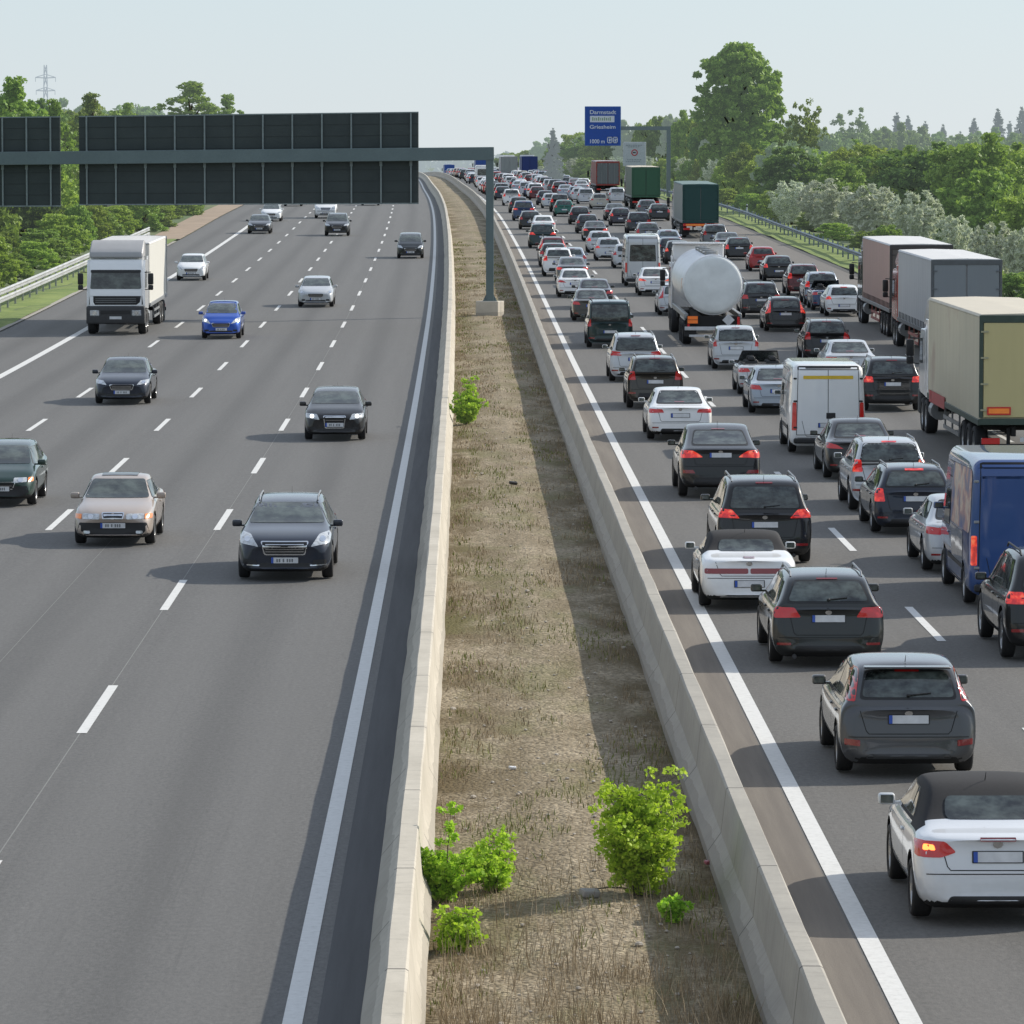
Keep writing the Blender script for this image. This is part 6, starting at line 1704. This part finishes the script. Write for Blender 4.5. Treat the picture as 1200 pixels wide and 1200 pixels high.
# ---- lorries
def place(rf, u, d, label, cat='lorry', facing=0, group='lorries in the jam'):
    r, full = rf; dc = d+full/2
    r.location = P(u, dc, .012); r.rotation_euler = (pitch_at(dc)*(1 if not facing else -1), 0, yaw_at(dc)+(math.pi if facing else 0)); setp(r, label, cat, group)
cream = tarp('cream', (.64, .58, .43), stain=(.35, .22, .17)); creamdoor = tarp('cream_door', (.62, .54, .27), .5, .12); creamroof = tarp('cream_roof', (.66, .60, .48))
place(make_truck(dict(side=cream, rear=creamdoor, roof=creamroof, cab=PM['white'], frame=simple('dark_green_frame', (.045, .07, .055), .5), rail=simple('dark_green_frame', (.045, .07, .055), .5), hinge=simple('hinge_cream', (.40, .38, .25), .5), bars=False, warning_plate=1, banner=1, straps=False, lit=1)), 14.70, 122, 'cream curtain-sided lorry with yellowish rear doors and orange marker board, nearest lorry on the right')
gside = tarp('grey', (.50, .51, .52), .5); grear = tarp('grey_door', (.23, .255, .28), .5, .08); wroof = tarp('white_roof', (.72, .72, .71))
place(make_truck(dict(side=gside, rear=grear, roof=wroof, cab=paint('lorry_red', (.42, .05, .03), 0), frame=simple('grey_frame', (.10, .11, .12), .5), hinge=simple('grey_hinge', (.13, .14, .16), .5), bars=False, guard=simple('guard_red', (.35, .12, .10), .5), rail=simple('grey_frame', (.10, .11, .12), .5), cab_h=3.3, defl_h=3.9)), 19.05, 178, 'grey lorry with white roof and orange-red cab, behind the cream lorry')
bside = tarp('brown', (.50, .32, .275), .5)
place(make_truck(dict(side=bside, rear=tarp('brown_door', (.13, .12, .11)), roof=wroof, cab=PM['darkgreen'], frame=simple('dark_frame', (.05, .05, .05), .5), guard=simple('guard_red', (.35, .12, .10), .5))), 19.45, 199.5, 'brownish lorry with white roof, foremost of the three lorries at the right')
dg = tarp('teal_green', (.012, .062, .058), .5, .15)
place(make_truck(dict(side=tarp('pale_grey_side', (.30, .33, .32), .5), rear=dg, roof=tarp('teal_roof', (.16, .24, .23)), cab=PM['white'], frame=dg, rail=STEEL, bars=False, hinge=dg, orange_bar=1, straps=False)), 18.1, 349, 'dark teal box lorry with an orange striped bumper in the shoulder-side lane', group='lorries in the jam')
gr2 = tarp('mid_green', (.035, .12, .065), .5, .15)
place(make_truck(dict(side=tarp('dark_green_side', (.10, .14, .11), .5), rear=gr2, roof=creamroof, cab=PM['darkred'], frame=gr2, bars=False, hinge=gr2, straps=False)), 18.6, 446, 'mid green box lorry further up behind the dark teal one')
place(make_truck(dict(H=3.9, side=tarp('red_side', (.30, .07, .055), .5), rear=tarp('grey_rear', (.16, .18, .18), .5), roof=gside, cab=PM['red'], frame=simple('red_frame', (.28, .05, .04), .5), straps=False)), 19.0, 538, 'grey and red lorry left of the mid green one')
blu = tarp('blue', (.012, .035, .17), .5, .1)
place(make_truck(dict(H=3.7, side=blu, rear=blu, roof=blu, cab=PM['white'], frame=blu, bars=False, hinge=blu, straps=False)), 17.4, 797, 'dark blue lorry far up the shoulder-side lane')
place(make_truck(dict(H=3.7, side=gside, rear=tarp('ribbed_grey', (.32, .35, .34), .5), roof=wroof, cab=PM['white'], frame=STEEL, straps=False)), 12.9, 757, 'pale grey ribbed lorry far up the third lane')
blu2 = tarp('bright_blue', (.02, .08, .33), .5, .1)
place(make_truck(dict(H=3.6, side=blu2, rear=blu2, roof=blu2, cab=PM['white'], frame=blu2, bars=False, hinge=blu2, straps=False)), 14.2, 1285, 'tiny bright blue lorry beyond the crest, above the end of the median')
place(make_truck(dict(H=3.8, side=blu2, rear=blu2, roof=blu2, cab=PM['white'], frame=blu2, bars=False, hinge=blu2, straps=False)), 14.0, 990, 'tiny bright blue lorry at the crest, left of the gantry post')
V('minibus', 'white', 6.5, 640, 'white high-roofed bus far up the median-side lane left of the gantry post', 0, 'vans and buses in the jam')
place(make_tanker(), 10.25, 193.2, 'road tanker with shiny steel barrel and pale round end in the second lane', 'tanker')
# white lorry facing the camera on the left carriageway
wbox = tarp('white_box', (.66, .65, .60), .5, .12)
place(make_truck(dict(W=2.58, L=12.0, H=3.9, side=wbox, rear=wbox, roof=wroof, cab=PM['white'], defl=tarp('deflector_grey', (.42, .42, .42), .45), frame=STEEL, straps=False, cab_h=3.35, defl_h=4.05, cab_l=2.3)), -15.15, 203, 'white box lorry with grey wind deflector driving towards the camera', facing=1, group='lorries on the left carriageway')
# mural on the blue van side
def mural():
    vans = [o for o in scene.objects if o.type == 'EMPTY' and o.get('label', '').startswith('tall blue panel van')]
    v = vans[0]; m, nt, b = newmat('van_mural'); ob = coords(nt)
    n1 = noise(nt, ob, 1.7, 4); r = ramp(nt, [(.30, (.05, .09, .28)), (.45, (.16, .16, .24)), (.52, (.42, .22, .20)), (.60, (.60, .48, .38)), (.72, (.25, .24, .30))]); nt.links.new(n1.outputs[0], r.inputs[0]); nt.links.new(r.outputs[0], b.inputs['Base Color']); b.inputs['Roughness'].default_value = .4
    p = STY['blue_van']; pr = Proj(van_mesh(p), p['L']/2)
    o = decal('mural', [(*pr.patch('left', round_poly([(-2.75, 1.35), (.5, 1.35), (.45, 2.45), (-2.70, 2.50)], .2), .01, .25), 0)], v, [m])
    o = decal('lower_panel', [(*pr.patch('left', round_poly([(-1.6, .6), (.45, .6), (.45, 1.3), (-1.6, 1.3)], .05), .008, .25), 0)], v, [paint('blue_grey', (.10, .13, .20), .2)])
mural()
# remove the prototype vehicles at the origin
doomed = []
def drop(o):
    for c in CH.get(o.name, []): drop(c)
    doomed.append(o)
for r in PROTO.values(): drop(r)
bpy.data.batch_remove(doomed)

# ================================================================== LIGHT, SKY, CAMERA
sun_dir = Vector((1.45, .75, 1.0)).normalized()
w = bpy.data.worlds.new('World'); scene.world = w; w.use_nodes = True
nt = w.node_tree; bg = nt.nodes['Background']
sk = nt.nodes.new('ShaderNodeTexSky'); sk.sky_type = 'NISHITA'; sk.sun_disc = False
sk.sun_elevation = math.asin(sun_dir.z); sk.sun_rotation = math.atan2(sun_dir.x, sun_dir.y)
sk.altitude = 100; sk.air_density = 1.0; sk.dust_density = 1.5; sk.ozone_density = 2.0
# thin high veil: hazy late-spring sky, paler towards the horizon
tc = nt.nodes.new('ShaderNodeTexCoord'); sep = nt.nodes.new('ShaderNodeSeparateXYZ'); nt.links.new(tc.outputs['Generated'], sep.inputs[0])
r = ramp(nt, [(0, (5.9, 6.45, 6.75)), (.035, (5.3, 6.2, 6.7)), (.075, (4.3, 5.6, 6.6)), (.12, (4.6, 5.7, 6.7)), (.35, (5.2, 5.9, 7.0)), (1, (3.8, 4.6, 6.0))]); nt.links.new(sep.outputs[2], r.inputs[0])
mp = nt.nodes.new('ShaderNodeMapping'); mp.inputs['Scale'].default_value = (1, 1, 4); nt.links.new(tc.outputs['Generated'], mp.inputs[0])
cl = noise(nt, mp.outputs[0], 2.2, 6, .6); cr = ramp(nt, [(.45, (0, 0, 0)), (.75, (1, 1, 1))]); nt.links.new(cl.outputs[0], cr.inputs[0])
veil = mixc(nt, r.outputs[0], (6.6, 6.8, 6.9), math_(nt, 'MULTIPLY', cr.outputs[0], .5))
dp = nt.nodes.new('ShaderNodeVectorMath'); dp.operation = 'DOT_PRODUCT'; nt.links.new(tc.outputs['Generated'], dp.inputs[0]); dp.inputs[1].default_value = Vector((1.45, .75, 0)).normalized()
lum = math_(nt, 'ADD', .94, math_(nt, 'MULTIPLY', dp.outputs['Value'], .14))
cmb = nt.nodes.new('ShaderNodeCombineXYZ')
for i_ in range(3): nt.links.new(lum, cmb.inputs[i_])
veil = mixc(nt, veil, cmb.outputs[0], 1.0, 'MULTIPLY')
nt.links.new(mixc(nt, sk.outputs[0], veil, .85), bg.inputs[0]); bg.inputs[1].default_value = .13
l = bpy.data.lights.new('sun', 'SUN'); l.energy = 5.0; l.angle = R(.53); l.color = (1, .93, .82)
lo = bpy.data.objects.new('sun', l); COL.objects.link(lo); lo.rotation_euler = (-sun_dir).to_track_quat('-Z', 'Y').to_euler(); lo.location = (0, 0, 60)
c = bpy.data.cameras.new('camera'); cam = bpy.data.objects.new('camera', c); COL.objects.link(cam); scene.camera = cam
cam.location = (0, 0, CAMH)
# the straight runs towards photograph pixel (555, 185)
c.sensor_width = 36; c.lens = 36*FPX/1200/1.0
pitch = math.atan(415/FPX); yaw = math.atan(45/(FPX))
cam.rotation_euler = (R(90)-pitch, 0, -yaw)
c.clip_start = .5; c.clip_end = 20000
scene.view_settings.view_transform = 'Standard'; scene.view_settings.look = 'None'; scene.view_settings.exposure = 0
